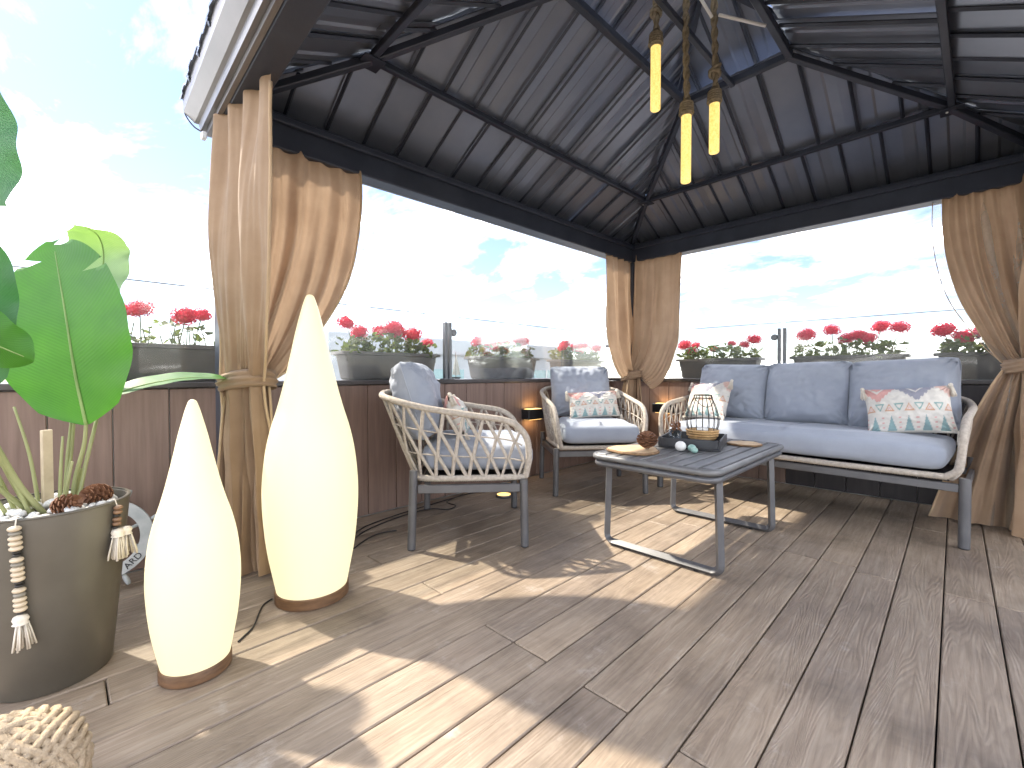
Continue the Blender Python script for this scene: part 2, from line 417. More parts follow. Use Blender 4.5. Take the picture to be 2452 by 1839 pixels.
# ------------------------------------------------------------------ mesh helpers
class MB:
    def __init__(self):
        self.v = []; self.f = []; self.uv = None; self.mi = []
        self.cur = 0
    def add(self, vs, fs):
        o = len(self.v)
        self.v.extend([tuple(p) for p in vs])
        for q in fs:
            self.f.append(tuple(i + o for i in q))
            self.mi.append(self.cur)
        return self
    def box(self, c, s, b=0.0, rot=None):
        hx, hy, hz = s[0] / 2, s[1] / 2, s[2] / 2
        c = Vector(c)
        R = rot if rot is not None else Matrix.Identity(3)
        if b <= 0:
            vs = [c + R @ Vector((x * hx, y * hy, z * hz)) for z in (-1, 1) for y in (-1, 1) for x in (-1, 1)]
            fs = [(0, 2, 3, 1), (4, 5, 7, 6), (0, 1, 5, 4), (2, 6, 7, 3), (0, 4, 6, 2), (1, 3, 7, 5)]
            return self.add(vs, fs)
        b = min(b, hx * .99, hy * .99, hz * .99)
        vs = []; idx = {}
        for sx in (-1, 1):
            for sy in (-1, 1):
                for sz in (-1, 1):
                    for a in range(3):
                        p = [sx * (hx - b), sy * (hy - b), sz * (hz - b)]
                        p[a] = (sx * hx, sy * hy, sz * hz)[a]
                        idx[(sx, sy, sz, a)] = len(vs)
                        vs.append(c + R @ Vector(p))
        fs = []
        for a in range(3):
            o1, o2 = [(1, 2), (2, 0), (0, 1)][a]
            for s_ in (-1, 1):
                q = []
                for (p, r) in ((-1, -1), (1, -1), (1, 1), (-1, 1)):
                    k = [0, 0, 0]; k[a] = s_; k[o1] = p; k[o2] = r
                    q.append(idx[(k[0], k[1], k[2], a)])
                fs.append(tuple(q) if s_ > 0 else tuple(reversed(q)))
        for a in range(3):                       # edges along axis a
            o1, o2 = [(1, 2), (2, 0), (0, 1)][a]
            for p in (-1, 1):
                for r in (-1, 1):
                    k = [0, 0, 0]; k[o1] = p; k[o2] = r
                    ka = list(k); kb = list(k); ka[a] = -1; kb[a] = 1
                    q = (idx[(*ka, o1)], idx[(*ka, o2)], idx[(*kb, o2)], idx[(*kb, o1)])
                    fs.append(q if p * r < 0 else tuple(reversed(q)))
        for sx in (-1, 1):
            for sy in (-1, 1):
                for sz in (-1, 1):
                    q = (idx[(sx, sy, sz, 0)], idx[(sx, sy, sz, 1)], idx[(sx, sy, sz, 2)])
                    fs.append(q if sx * sy * sz > 0 else tuple(reversed(q)))
        return self.add(vs, fs)
    def tube(self, pts, r, n=8, closed=False, cap=True, flat=None, up=None):
        """r: number or function of t in 0..1; flat: (a, b) radii multipliers along side / normal"""
        pts = [Vector(p) for p in pts]
        m = len(pts)
        rf = r if callable(r) else (lambda t: r)
        vs = []; prev = None
        for i, p in enumerate(pts):
            if closed:
                t = pts[(i + 1) % m] - pts[i - 1]
            else:
                t = pts[min(i + 1, m - 1)] - pts[max(i - 1, 0)]
            if t.length < 1e-9:
                t = Vector((0, 0, 1))
            t.normalize()
            if up is not None:
                u = Vector(up)
            elif prev is None:
                u = Vector((0, 0, 1)) if abs(t.z) < 0.9 else Vector((1, 0, 0))
            else:
                u = prev
            u = u - t * u.dot(t)
            if u.length < 1e-6:
                u = t.orthogonal()
            u.normalize(); prev = u
            w = t.cross(u)
            rr = rf(i / max(1, m - 1))
            fa, fb = flat if flat else (1, 1)
            for k in range(n):
                a = 2 * pi * k / n
                vs.append(p + w * (cos(a) * rr * fa) + u * (sin(a) * rr * fb))
        fs = []
        rng = m if closed else m - 1
        for i in range(rng):
            j = (i + 1) % m
            for k in range(n):
                k2 = (k + 1) % n
                fs.append((i * n + k, i * n + k2, j * n + k2, j * n + k))
        if cap and not closed:
            fs.append(tuple(reversed(range(n))))
            fs.append(tuple((m - 1) * n + k for k in range(n)))
        return self.add(vs, fs)
    def lathe(self, prof, n=32, c=(0, 0, 0), cap=True):
        vs = []; m = len(prof)
        for (r, z) in prof:
            for k in range(n):
                a = 2 * pi * k / n
                vs.append((c[0] + r * cos(a), c[1] + r * sin(a), c[2] + z))
        fs = []
        for i in range(m - 1):
            for k in range(n):
                k2 = (k + 1) % n
                fs.append((i * n + k, i * n + k2, (i + 1) * n + k2, (i + 1) * n + k))
        if cap:
            if prof[0][0] > 1e-5: fs.append(tuple(reversed(range(n))))
            if prof[-1][0] > 1e-5: fs.append(tuple((m - 1) * n + k for k in range(n)))
        return self.add(vs, fs)
    def grid(self, fn, nu, nv, closed_u=False):
        vs = []; uv = []
        for j in range(nv + 1):
            for i in range(nu + (0 if closed_u else 1)):
                u, v = i / nu, j / nv
                vs.append(fn(u, v)); uv.append((u, v))
        w = nu if closed_u else nu + 1
        fs = []
        for j in range(nv):
            for i in range(nu):
                i2 = (i + 1) % w if closed_u else i + 1
                fs.append((j * w + i, j * w + i2, (j + 1) * w + i2, (j + 1) * w + i))
        if self.uv is None and not self.v:
            self.uv = uv
        elif self.uv is not None:
            self.uv.extend(uv)
        return self.add(vs, fs)
    def poly(self, pts, thick_vec):
        """extruded polygon"""
        n = len(pts); pts = [Vector(p) for p in pts]; t = Vector(thick_vec)
        vs = pts + [p + t for p in pts]
        fs = [tuple(reversed(range(n))), tuple(range(n, 2 * n))]
        fs += [(i, (i + 1) % n, n + (i + 1) % n, n + i) for i in range(n)]
        return self.add(vs, fs)
    def mesh(self, name, smooth=False):
        me = bpy.data.meshes.new(name)
        me.from_pydata(self.v, [], self.f)
        if self.uv is not None and len(self.uv) == len(self.v):
            ul = me.uv_layers.new(name='UVMap')
            for lp in me.loops:
                ul.data[lp.index].uv = self.uv[lp.vertex_index]
        if smooth:
            me.polygons.foreach_set('use_smooth', [True] * len(me.polygons))
        me.update()
        return me
    def build(self, name, mat, parent=None, smooth=False, loc=None, rotz=None):
        me = self.mesh(name, smooth)
        me.materials.append(M[mat] if isinstance(mat, str) else mat)
        return link(name, me, parent, loc, rotz)

def link(name, me, parent=None, loc=None, rotz=None, rot=None, scale=None):
    o = bpy.data.objects.new(name, me)
    COL.objects.link(o)
    if parent is not None: o.parent = parent
    if loc is not None: o.location = loc
    if rotz is not None: o.rotation_euler = (0, 0, rotz)
    if rot is not None: o.rotation_euler = rot
    if scale is not None: o.scale = scale
    return o

def tag(o, label=None, cat=None, group=None, kind=None):
    if label: o['label'] = label
    if cat: o['category'] = cat
    if group: o['group'] = group
    if kind: o['kind'] = kind
    return o

def thing(name, label, cat, loc=(0, 0, 0), rotz=0.0, group=None):
    o = bpy.data.objects.new(name, None)
    COL.objects.link(o)
    o.empty_display_size = 0.1
    o.location = loc; o.rotation_euler = (0, 0, rotz)
    return tag(o, label, cat, group)

def smooth_by_angle(o, deg=35):
    me = o.data
    me.polygons.foreach_set('use_smooth', [True] * len(me.polygons))
    import bmesh
    bm = bmesh.new(); bm.from_mesh(me)
    for e in bm.edges:
        if len(e.link_faces) == 2 and e.calc_face_angle(0) > radians(deg):
            e.smooth = False
    bm.to_mesh(me); bm.free()
    return o

def catmull(pts, per=8, closed=False):
    P = [Vector(p) for p in pts]; n = len(P); out = []
    segs = n if closed else n - 1
    for i in range(segs):
        p1, p2 = P[i], P[(i + 1) % n]
        p0 = P[i - 1] if (i > 0 or closed) else p1 + (p1 - p2)
        p3 = P[(i + 2) % n] if (i + 2 < n or closed) else p2 + (p2 - p1)
        for k in range(per):
            t = k / per
            out.append(0.5 * ((2 * p1) + (p2 - p0) * t + (2 * p0 - 5 * p1 + 4 * p2 - p3) * t * t + (3 * p1 - p0 - 3 * p2 + p3) * t ** 3))
    if not closed: out.append(P[-1])
    return out

def resample(pts, n):
    pts = [Vector(p) for p in pts]
    d = [0]
    for a, b in zip(pts, pts[1:]): d.append(d[-1] + (b - a).length)
    out = []; j = 0
    for i in range(n):
        s = d[-1] * i / (n - 1)
        while j < len(d) - 2 and d[j + 1] < s: j += 1
        t = (s - d[j]) / max(1e-9, d[j + 1] - d[j])
        out.append(pts[j].lerp(pts[j + 1], min(1, max(0, t))))
    return out

def lerp(a, b, t): return a + (b - a) * t
def sstep(a, b, x):
    t = min(1, max(0, (x - a) / (b - a))); return t * t * (3 - 2 * t)

# ------------------------------------------------------------------ ground, deck
g = MB(); g.box((0, 0, -15.2), (3000, 3000, 0.4)); go = g.build('ground', 'ground'); tag(go, kind='structure')

WX, WY = -2.60, 4.12                       # inner faces of the two parapets
PW = 0.1433
deck = MB(); deck.box(((WX - 0.45 + 2.6) / 2, (WY + 0.45 - 1.8) / 2, -0.14), (2.6 - WX + 0.45, WY + 0.45 + 1.8, 0.2))
deck = deck.build('deck', 'dark_under'); tag(deck, kind='structure')
k0 = int(math.floor((WX + 0.02) / PW)); plank_cache = {}
def plank_mesh(w, ln):
    key = (round(w, 3), round(ln, 2))
    if key not in plank_cache:
        b = MB(); b.box((0, 0, 0), (w, ln, 0.03), 0.0035)
        me = b.mesh('plank'); me.materials.append(M['deck']); plank_cache[key] = me
    return plank_cache[key]
rp = random.Random(3)
for k in range(k0, 18):
    xa, xb = max(WX + 0.002, -0.02 + k * PW), -0.02 + (k + 1) * PW
    if xb - xa < 0.02: continue
    js = {0: [-1.8, 0.05, 2.5, 4.12], 1: [-1.8, 1.02, 2.54, 4.12], 2: [-1.8, -0.2, 3.4, 4.12]}[k % 3]
    if k == -4: js = [-1.8, 0.3, 2.53, 4.12]
    if k == -7: js = [-1.8, 1.04, 3.2, 4.12]
    if k == -3: js = [-1.8, 1.01, 2.55, 4.12]
    js = [round(j + (rp.uniform(-.06, .06) if 0 < i < len(js) - 1 and k not in (-7, -4, -3, 0) else 0), 2) for i, j in enumerate(js)]
    for y0, y1 in zip(js, js[1:]):
        link('plank', plank_mesh(xb - xa - 0.0042, y1 - y0 - 0.004), deck, ((xa + xb) / 2, (y0 + y1) / 2, -0.0155 + rp.uniform(-.0006, .0006)))

# ------------------------------------------------------------------ parapet walls with vertical cladding
WH = 0.845
def parapet(name, label, axis, a0, a1):
    t = thing(name, label, 'wall', (WX, 0, 0) if axis == 'y' else (0, WY, 0))
    core = MB(); cop = MB()
    mid = (a0 + a1) / 2; ln = a1 - a0
    if axis == 'y':
        core.box((-0.215, mid, 0.30), (0.40, ln, 1.03)); cop.box((-0.20, mid, WH - 0.014), (0.436, ln + 0.02, 0.028), 0.004)
    else:
        core.box((mid, 0.215, 0.30), (ln, 0.40, 1.03)); cop.box((mid, 0.20, WH - 0.014), (ln + 0.02, 0.436, 0.028), 0.004)
    core.build('wall_core', 'concrete', t); cop.build('coping', 'coping', t)
    bw = 0.198; n = int(ln / bw)
    b = MB()
    if axis == 'y': b.box((0, 0, 0), (0.018, bw - 0.004, WH - 0.034), 0.003)
    else: b.box((0, 0, 0), (bw - 0.004, 0.018, WH - 0.034), 0.003)
    me = b.mesh('cladding_board'); me.materials.append(M['clad'])
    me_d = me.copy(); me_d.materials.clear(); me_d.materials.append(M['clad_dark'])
    for i in range(n + 1):
        p = a1 - (i + 0.5) * bw
        if p - bw / 2 < a0 - 0.2: break
        loc = (-0.0065, p, (WH - 0.03) / 2 + 0.001) if axis == 'y' else (p, 0.0065, (WH - 0.03) / 2 + 0.001)
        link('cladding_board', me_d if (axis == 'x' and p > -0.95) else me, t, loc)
    return t
parapet('parapet_wall', 'brown vertical board parapet running from the leafy pot to the corner armchair', 'y', -1.8, 4.12)
parapet('parapet_wall', 'brown vertical board parapet behind the long sofa', 'x', -2.585, 2.6)

# ------------------------------------------------------------------ glass windbreak on the walls
def glass_fence(name, label, axis, spans, posts):
    base = Vector((WX - 0.03, 0, WH)) if axis == 'y' else Vector((0, WY + 0.03, WH))
    t = thing(name, label, 'glass fence', base)
    for a, b in spans:
        m = MB()
        s = (0.010, b - a, 0.455) if axis == 'y' else (b - a, 0.010, 0.455)
        c = (0, (a + b) / 2, 0.2295) if axis == 'y' else ((a + b) / 2, 0, 0.2295)
        m.box(c, s); m.build('glass_pane', 'glass', t)
        e = MB()
        s2 = (0.012, b - a, 0.004) if axis == 'y' else (b - a, 0.012, 0.004)
        c2 = (0, (a + b) / 2, 0.460) if axis == 'y' else ((a + b) / 2, 0, 0.460)
        e.box(c2, s2); e.build('top_edge', 'post', t)
    for p in posts:
        m = MB()
        off = 0.03
        for o in (-0.019, 0.019):
            c = (off, p + o, 0.205) if axis == 'y' else (p + o, -off, 0.205)
            m.box(c, (0.034, 0.022, 0.41) if axis == 'y' else (0.022, 0.034, 0.41), 0.003)
        po = m.build('post', 'post', t)
        kn = MB()
        kn.lathe([(0.0, -0.012), (0.022, -0.012), (0.026, -0.006), (0.026, 0.008), (0.02, 0.014), (0, 0.014)], 20)
        k = kn.build('clamp_knob', 'post', po, smooth=False)
        if axis == 'y':
            k.location = (0.03, p + 0.055, 0.34); k.rotation_euler = (0, pi / 2, 0)
        else:
            k.location = (p - 0.055, -0.03, 0.34); k.rotation_euler = (pi / 2, 0, 0)
        pl = MB(); c = (off, p, 0.004) if axis == 'y' else (p, -off, 0.004)
        pl.box(c, (0.05, 0.1, 0.008) if axis == 'y' else (0.1, 0.05, 0.008), 0.002); pl.build('foot_plate', 'post', po)
    return t
gf = glass_fence('glass_fence', 'clear glass windbreak with one grey post above the armchair side wall', 'y', [(-1.75, 1.955), (1.98, 4.12)], [1.966])
cb = MB(); cb.box((0.03, 4.10, 0.335), (0.05, 0.10, 0.028), 0.003); cb.build('corner_clamp', 'post', gf)
glass_fence('glass_fence', 'clear glass windbreak with one grey post above the wall behind the sofa', 'x', [(-2.60, -1.015), (-0.985, 2.5)], [-1.0])

# ------------------------------------------------------------------ gazebo
DL = radians(1.6)
def G2D(x, y, z=0.0):
    return Vector((x * cos(DL) + y * sin(DL), -x * sin(DL) + y * cos(DL), z))
GX0, GX1, GY0, GY1 = -2.405, 0.28, 0.43, 3.893
gc = ((GX0 + GX1) / 2, (GY0 + GY1) / 2)
gz = thing('gazebo', 'dark steel hardtop gazebo with ribbed hip roof over the seating', 'gazebo', G2D(gc[0], gc[1]), -DL)
def gl(x, y, z): return Vector((x - gc[0], y - gc[1], z))
PS = 0.105
for (px, py) in ((GX0 + PS / 2, GY0 + PS / 2), (GX0 + PS / 2, GY1 - PS / 2), (GX1 - PS / 2, GY1 - PS / 2), (GX1 - PS / 2, GY0 + PS / 2)):
    m = MB(); m.box(gl(px, py, 0.975), (PS, PS, 1.95), 0.006); po = m.build('post', 'gz', gz)
    f = MB(); f.box(gl(px, py, 0.006), (0.2, 0.2, 0.012), 0.002); f.build('foot_plate', 'gz', po)
BW = 0.10
for nm, c, s in (('beam', (gc[0], GY0 + BW / 2), (GX1 - GX0, BW)), ('beam', (gc[0], GY1 - BW / 2), (GX1 - GX0, BW)),
                 ('beam', (GX0 + BW / 2, gc[1]), (BW, GY1 - GY0 - 2 * BW - .002)), ('beam', (GX1 - BW / 2, gc[1]), (BW, GY1 - GY0 - 2 * BW - .002))):
    m = MB(); m.box(gl(c[0], c[1], 2.035), (s[0], s[1], 0.168), 0.006)
    bo = m.build(nm, 'gz', gz)
    # curtain rail: a slim channel under the inner edge
    inx = 0 if s[0] > s[1] else (1 if c[0] < gc[0] else -1)
    iny = 0 if s[1] > s[0] else (1 if c[1] < gc[1] else -1)
    r = MB(); r.box(gl(c[0] + inx * 0.075, c[1] + iny * 0.075, 2.075), (s[0] if iny else 0.022, s[1] if inx else 0.022, 0.03), 0.003)
    r.build('curtain_rail', 'gz', bo)
# roof rings: eave, purlin, upper ring (rectangles x0,x1,y0,y1,z)
R_E = (GX0 - 0.10, GX1 + 0.10, GY0 - 0.10, GY1 + 0.10, 2.115)
R_P = (-1.99, -0.13, 0.99, 3.48, 2.385)
R_R = (-1.385, -0.775, 1.65, 2.92, 2.72)
def corners(R, dz=0):
    x0, x1, y0, y1, z = R
    return [Vector((x0, y0, z + dz)), Vector((x1, y0, z + dz)), Vector((x1, y1, z + dz)), Vector((x0, y1, z + dz))]
def sh(p): return Vector((p.x - gc[0], p.y - gc[1], p.z))
rr = random.Random(11)
def roof_band(Ra, Rb, pitch=0.205, lap=0.0):
    A, B = corners(Ra), corners(Rb)
    for i in range(4):
        j = (i + 1) % 4
        a0, a1, b0, b1 = sh(A[i]), sh(A[j]), sh(B[i]), sh(B[j])
        e = (a1 - a0); ln = e.length; e.normalize()
        tb0 = (b0 - a0).dot(e); tb1 = (b1 - a0).dot(e)
        up = (b0 - a0) - e * tb0                       # upslope vector to the upper edge
        nrm = e.cross(up).normalized()
        if nrm.z < 0: nrm = -nrm
        def q(t):
            if t < tb0: return t / max(1e-6, tb0)
            if t > tb1: return (ln - t) / max(1e-6, ln - tb1)
            return 1.0
        n = max(3, round(ln / pitch)); w = ln / n
        for s_ in range(n):
            t0, t1 = max(0.0, s_ * w - 0.015), min(ln, (s_ + 1) * w + 0.015)
            cuts = sorted(set([t0, t1] + [t for t in (tb0, tb1) if t0 < t < t1]))
            # corrugated profile: flat pans with a shallow fold
            prof = []
            sub = [t0, t0 + w * .30, t0 + w * .36, t0 + w * .62, t0 + w * .68, t1]
            ts = sorted(set(cuts + [t for t in sub if t0 <= t <= t1]))
            tilt = rr.uniform(-.005, .005)
            def hgt(t):
                k = (t - t0) / w
                h = (0.007 if 0.36 <= k <= 0.62 else 0.0) + (0.0085 if s_ % 2 else 0.0) + (0.016 if lap else 0.0)
                return h + tilt * (k - .5) * 2
            m = MB(); lo = []; hi = []
            for t in ts:
                lo.append(a0 + e * t - up * (lap * min(1, 4 * q(t))) + nrm * hgt(t)); hi.append(a0 + e * t + up * q(t) * 0.998 + nrm * hgt(t))
            k_ = len(ts); vs = lo + hi + [p + nrm * 0.006 for p in lo] + [p + nrm * 0.006 for p in hi]
            fs = []
            for c in range(k_ - 1):
                fs.append((c, c + 1, k_ + c + 1, k_ + c)); fs.append((2 * k_ + c, 3 * k_ + c, 3 * k_ + c + 1, 2 * k_ + c + 1))
                fs.append((c, 2 * k_ + c, 2 * k_ + c + 1, c + 1)); fs.append((k_ + c, k_ + c + 1, 3 * k_ + c + 1, 3 * k_ + c))
            fs.append((0, k_, 3 * k_, 2 * k_)); fs.append((k_ - 1, 3 * k_ - 1, 4 * k_ - 1, 2 * k_ - 1))
            m.add(vs, fs)
            po = m.build('roof_panel', 'roof', gz)
            # seam rib hanging under the joint
            if s_ > 0:
                t = s_ * w
                if q(t) > 0.12:
                    sm = MB()
                    p0 = a0 + e * t - nrm * 0.006; p1 = a0 + e * t + up * q(t) * 0.97 - nrm * 0.006
                    sm.tube([p0, p1], 0.010, 4, up=nrm)
                    sm.build('seam', 'gz', po)
roof_band(R_E, R_P); roof_band(R_P, R_R, lap=0.07)
def bar(pts, w, h, name, mat='gz', parent=gz, off=0.0):
    m = MB()
    p0, p1 = Vector(pts[0]), Vector(pts[1])
    d = (p1 - p0); ln = d.length; d.normalize()
    u = Vector((0, 0, 1)); s = d.cross(u).normalized(); u = s.cross(d).normalized()
    R = Matrix((d, s, u)).transposed()
    m.box((p0 + p1) / 2 - u * off, (ln, w, h), 0.004, R)
    return m.build(name, mat, parent)
E_, P_, R_ = corners((GX0 + .03, GX1 - .03, GY0 + .03, GY1 - .03, 2.135)), corners(R_P), corners(R_R)
for i in range(4):
    j = (i + 1) % 4
    bar((sh(E_[i]), sh(P_[i])), 0.036, 0.036, 'hip_rafter', off=0.034)
    bar((sh(P_[i]), sh(R_[i])), 0.034, 0.036, 'hip_rafter', off=0.034)
    bar((sh(P_[i]), sh(P_[j])), 0.032, 0.032, 'purlin', off=0.029)
    bar((sh(R_[i]), sh(R_[j])), 0.036, 0.042, 'ring_bar', off=0.03)
    bar((sh(corners(R_E)[i].lerp(P_[i], .14)), sh(P_[i])), 0.13, 0.012, 'hip_cap', off=-0.024)
    bar((sh(P_[i]), sh(R_[i])), 0.17, 0.012, 'hip_cap', off=-0.038)
    m = MB(); m.box(sh(P_[i]) - Vector((0, 0, 0.05)), (0.10, 0.10, 0.006), 0.001); m.build('joint_plate', 'gz', gz)
    m = MB(); m.lathe([(0, 0), (.006, 0), (.006, .006), (0, .008)], 8, sh(P_[i]) - Vector((0.02, 0.01, 0.06))); m.build('bolt', 'white_cord', gz)
# upper tier: short uprights, small hip roof
U0 = (R_R[0] - .14, R_R[1] + .14, R_R[2] - .14, R_R[3] + .14, 2.80)
U1 = (-1.10, -1.06, 2.05, 2.52, 3.06)
roof_band(U0, U1, 0.17)
for c in corners(R_R):
    m = MB(); m.box(sh(c) + Vector((0, 0, 0.07)), (0.03, 0.03, 0.13), 0.003); m.build('upright', 'gz', gz)
ua, ub = corners(U0), corners(U1)
for i in range(4):
    bar((sh(ua[i]), sh(ub[i])), 0.03, 0.03, 'hip_rafter', off=0.024)
bar((gl(-1.08, 1.66, 2.66), gl(-1.08, 2.91, 2.66)), 0.028, 0.03, 'hanging_bar')
# fascia and gutter along every side: stepped profile
gut = [(0.001, 1.952), (0.018, 1.952), (0.018, 1.975), (0.036, 1.975), (0.042, 2.005), (0.055, 2.010), (0.090, 2.062), (0.094, 2.150), (0.086, 2.150), (0.084, 2.072), (0.001, 2.03)]
C4 = [Vector((GX0, GY0, 0)), Vector((GX1, GY0, 0)), Vector((GX1, GY1, 0)), Vector((GX0, GY1, 0))]
dg = [Vector((-1, -1, 0)), Vector((1, -1, 0)), Vector((1, 1, 0)), Vector((-1, 1, 0))]
for i in range(4):
    j = (i + 1) % 4
    m = MB(); n = len(gut)
    va = [sh(C4[i] + dg[i] * o) + Vector((0, 0, z)) for o, z in gut]
    vb = [sh(C4[j] + dg[j] * o) + Vector((0, 0, z)) for o, z in gut]
    m.add(va + vb, [(k, (k + 1) % n, n + (k + 1) % n, n + k) for k in range(n)])
    m.build('gutter', 'gz_light', gz)
m = MB(); m.tube(catmull([gl(GX0 - .095, GY0 - .075, 2.12), gl(GX0 - .09, GY0 - .085, 2.06), gl(GX0 - .06, GY0 - .06, 2.0), gl(GX0 - .03, GY0 - .03, 1.97), gl(GX0 + .0, GY0 - .02, 1.94)], 6), 0.0035, 6)
m.build('tie_wire', 'cable', gz, True)
m = MB(); m.box(gl(GX0 + 0.005, GY0 - 0.03, 1.94), (0.035, 0.02, 0.03), 0.003); m.build('wire_clip', 'white_cord', gz)
# white tubes inside the upper tier
for p_, q_ in (((-1.009, 2.20, 2.798), (-0.944, 2.269, 2.646)), ((-0.921, 2.293, 2.658), (-0.76, 2.461, 2.604))):
    m = MB(); m.tube([gl(*p_), gl(*q_)], 0.0075, 8); m.build('white_tube', 'white_cord', gz, True)

# ------------------------------------------------------------------ curtains gathered at the posts
def fold_noise(x, y, seed):
    return mnoise.noise(Vector((x * 3.1 + seed, y * 1.3, seed * 1.7)))

def curtain_panel(parent, base, post, d, nrm, Lw, tie_c, ztop, ztie, seed, folds=7, start=0.04, amp=0.020, tie_n=0.0, tdir=None, tnrm=None, p0=1.35, mat='curtain', name='drape', flare=0.34, flare_off=(0, 0), pw=2.6, droop=0.05, tie_w=0.16, zfloor=0.012):
    """post: top corner point; d: direction along the rail; nrm: towards the inside; all horizontal vectors"""
    d = Vector(d).normalized(); nrm = Vector(nrm).normalized()
    post = Vector(post); tie_c = Vector(tie_c)
    td = Vector(tdir).normalized() if tdir else d; tn = Vector(tnrm).normalized() if tnrm else nrm
    nu, nv = 110, 84
    vt = 0.60                                             # share of rows above the tie
    rs = random.Random(seed)
    ph = rs.uniform(0, 6.28)
    fw = [rs.uniform(.7, 1.3) for _ in range(folds + 2)]
    def wave(u):
        return sin(2 * pi * folds * u + ph + 0.9 * sin(2 * pi * u * 1.7 + seed)) + 0.35 * sin(2 * pi * folds * 2.1 * u + seed)
    def wave0(u):
        return sin(2 * pi * (folds + 2) * u + ph)
    def fn(u, v):
        if v <= vt:
            t = v / vt
            z = lerp(ztop, ztie, t)
            top = post + d * (start + (Lw - start) * u) + nrm * (min(amp, 0.013) * wave0(u))
            tie = tie_c + td * ((u - .5) * tie_w) + tn * (tie_n + 0.030 * wave(u) * (1 - .3 * u))
            p_ = lerp(p0, pw, u)
            w = t ** p_
            p = top.lerp(tie, w)
            bell = sin(pi * min(1, t)) ** 1.2
            p += nrm * (0.035 * bell * (0.5 + 0.5 * sin(2 * pi * u * 2.2 + seed))) 
            p += nrm * 0.018 * wave(u) * bell * (1 - u * .3)
            p += (nrm + d * .4) * 0.020 * fold_noise(u * 2.2, z * 2.0, seed)
            p += nrm * (0.004 + 0.012 * t ** 3) * fold_noise(u * 9 + .6 * t, z * 1.6, seed + 9) + nrm * 0.004 * sin(2 * pi * u * folds * 4.3 + seed) * t ** 2
            z -= droop * (u ** 2) * sin(pi * t) ** 2 + droop * 1.2 * (u ** 3) * sstep(.72, .93, t) * (1 - sstep(.95, 1.0, t))
            return (p.x - base.x, p.y - base.y, z)
        t = (v - vt) / (1 - vt)
        z = lerp(ztie, zfloor, t)
        tie = tie_c + td * ((u - .5) * tie_w) + tn * (tie_n + 0.030 * wave(u) * (1 - .3 * u))
        s = t ** 0.75
        bot = tie_c + td * ((u - .5) * flare + flare_off[0]) + tn * (flare_off[1] + 0.045 * wave(u))
        p = tie.lerp(bot, s)
        p += nrm * 0.02 * fold_noise(u * 3, z * 3, seed + 4) + nrm * 0.012 * fold_noise(u * 10, z * 1.5, seed + 6)
        return (p.x - base.x, p.y - base.y, z + 0.006 * wave(u) * (t > .98))
    m = MB(); m.grid(fn, nu, nv)
    o = m.build(name, mat, parent, True)
    # hemmed leading edge
    edge = [Vector(fn(1.0, j / 60)) for j in range(1, 61)]
    h = MB(); h.tube(edge, 0.0042, 6, flat=(1.5, .6)); h.build('hem', 'curtain_hem', o, True)
    edge = [Vector(fn(0.0, j / 60)) for j in range(1, 61)]
    h = MB(); h.tube(edge, 0.004, 6, flat=(1.5, .6)); h.build('hem', 'curtain_hem', o, True)
    return o

def tie_band(parent, base, c, z, rx, ry, ang, seed):
    rs = random.Random(seed)
    c = Vector(c)
    R = Matrix.Rotation(ang, 3, 'Z')
    m = MB()
    def fn(u, v):
        a = 2 * pi * u
        fold = 0.006 * sin(v * 19 + 2.0 * sin(a)) + 0.004 * sin(5 * a + v * 3)
        r = 1 + 0.04 * sin(3 * a + seed)
        bul = 0.010 * sin(pi * v)
        p = R @ Vector((cos(a) * (rx * r + fold + bul), sin(a) * (ry * r + fold + bul), 0))
        return (c.x + p.x - base.x, c.y + p.y - base.y, z + (v - .5) * 0.075 + 0.018 * cos(a + 0.6) )
    m.grid(fn, 72, 10, True)
    o = m.build('tie_band', 'curtain', parent, True)
    s = o.modifiers.new('thick', 'SOLIDIFY'); s.thickness = 0.004
    return o

ZT = 2.045
def curtain(label, tie, ztie, seed, panels, band, band_ang):
    """panels: dicts in gazebo coordinates"""
    T = G2D(*tie); base = Vector((T.x, T.y, 0))
    t = thing('curtain', label, 'curtain', base)
    rot = lambda v: G2D(*v)
    for i, p in enumerate(panels):
        p = dict(p)
        curtain_panel(t, base, G2D(*p.pop('at')), rot(p.pop('d')), rot(p.pop('n')), p.pop('L'), T, p.pop('top', ZT), ztie, seed + 3 * i, **p)
    tie_band(t, base, T, ztie, band[0], band[1], band_ang, seed)
    return t
cin = 0.075
VR, VC = tuple(G2D(.691, .723)), tuple(G2D(.723, -.691))
VL = tuple(-G2D(.691, .723))
curtain('tan curtain tied back beside the two glowing floor lamps', (-2.20, 0.515), 0.85, 5, (
    dict(at=(-2.295, GY0 - .012), d=(.99, .13), n=(.13, -.99), L=0.54, top=1.955, folds=2, start=0.0, amp=0.014, tie_n=0.05, flare=0.25, pw=3.4, p0=2.4, droop=0.0, tie_w=0.185, tdir=VR, tnrm=VC),
    dict(at=(GX0 + cin, GY0 + .05), d=(0, 1), n=(1, 0), L=0.60, folds=4, start=0.0, amp=0.022, tie_n=-.02, flare=0.28, pw=3.0, droop=0.02, tie_w=0.17, tdir=VR, tnrm=VC)), (0.108, 0.092), atan2(VR[1], VR[0]))
curtain('tan curtain tied back at the corner post behind the armchair', (GX0 + cin + .04, GY1 - cin - .04), 0.87, 12, (
    dict(at=(GX0 + cin, GY1 - cin), d=(1, 0), n=(0, -1), L=0.50, start=-0.02, folds=3, flare=0.34, pw=7.5, p0=3.0, droop=0.15, tie_w=0.15),
    dict(at=(GX0 + cin, GY1 - cin), d=(0, -1), n=(1, 0), L=0.42, start=-0.02, folds=3, flare=0.30, pw=6.0, p0=3.0, droop=0.07, tie_w=0.14)), (0.098, 0.085), radians(45))
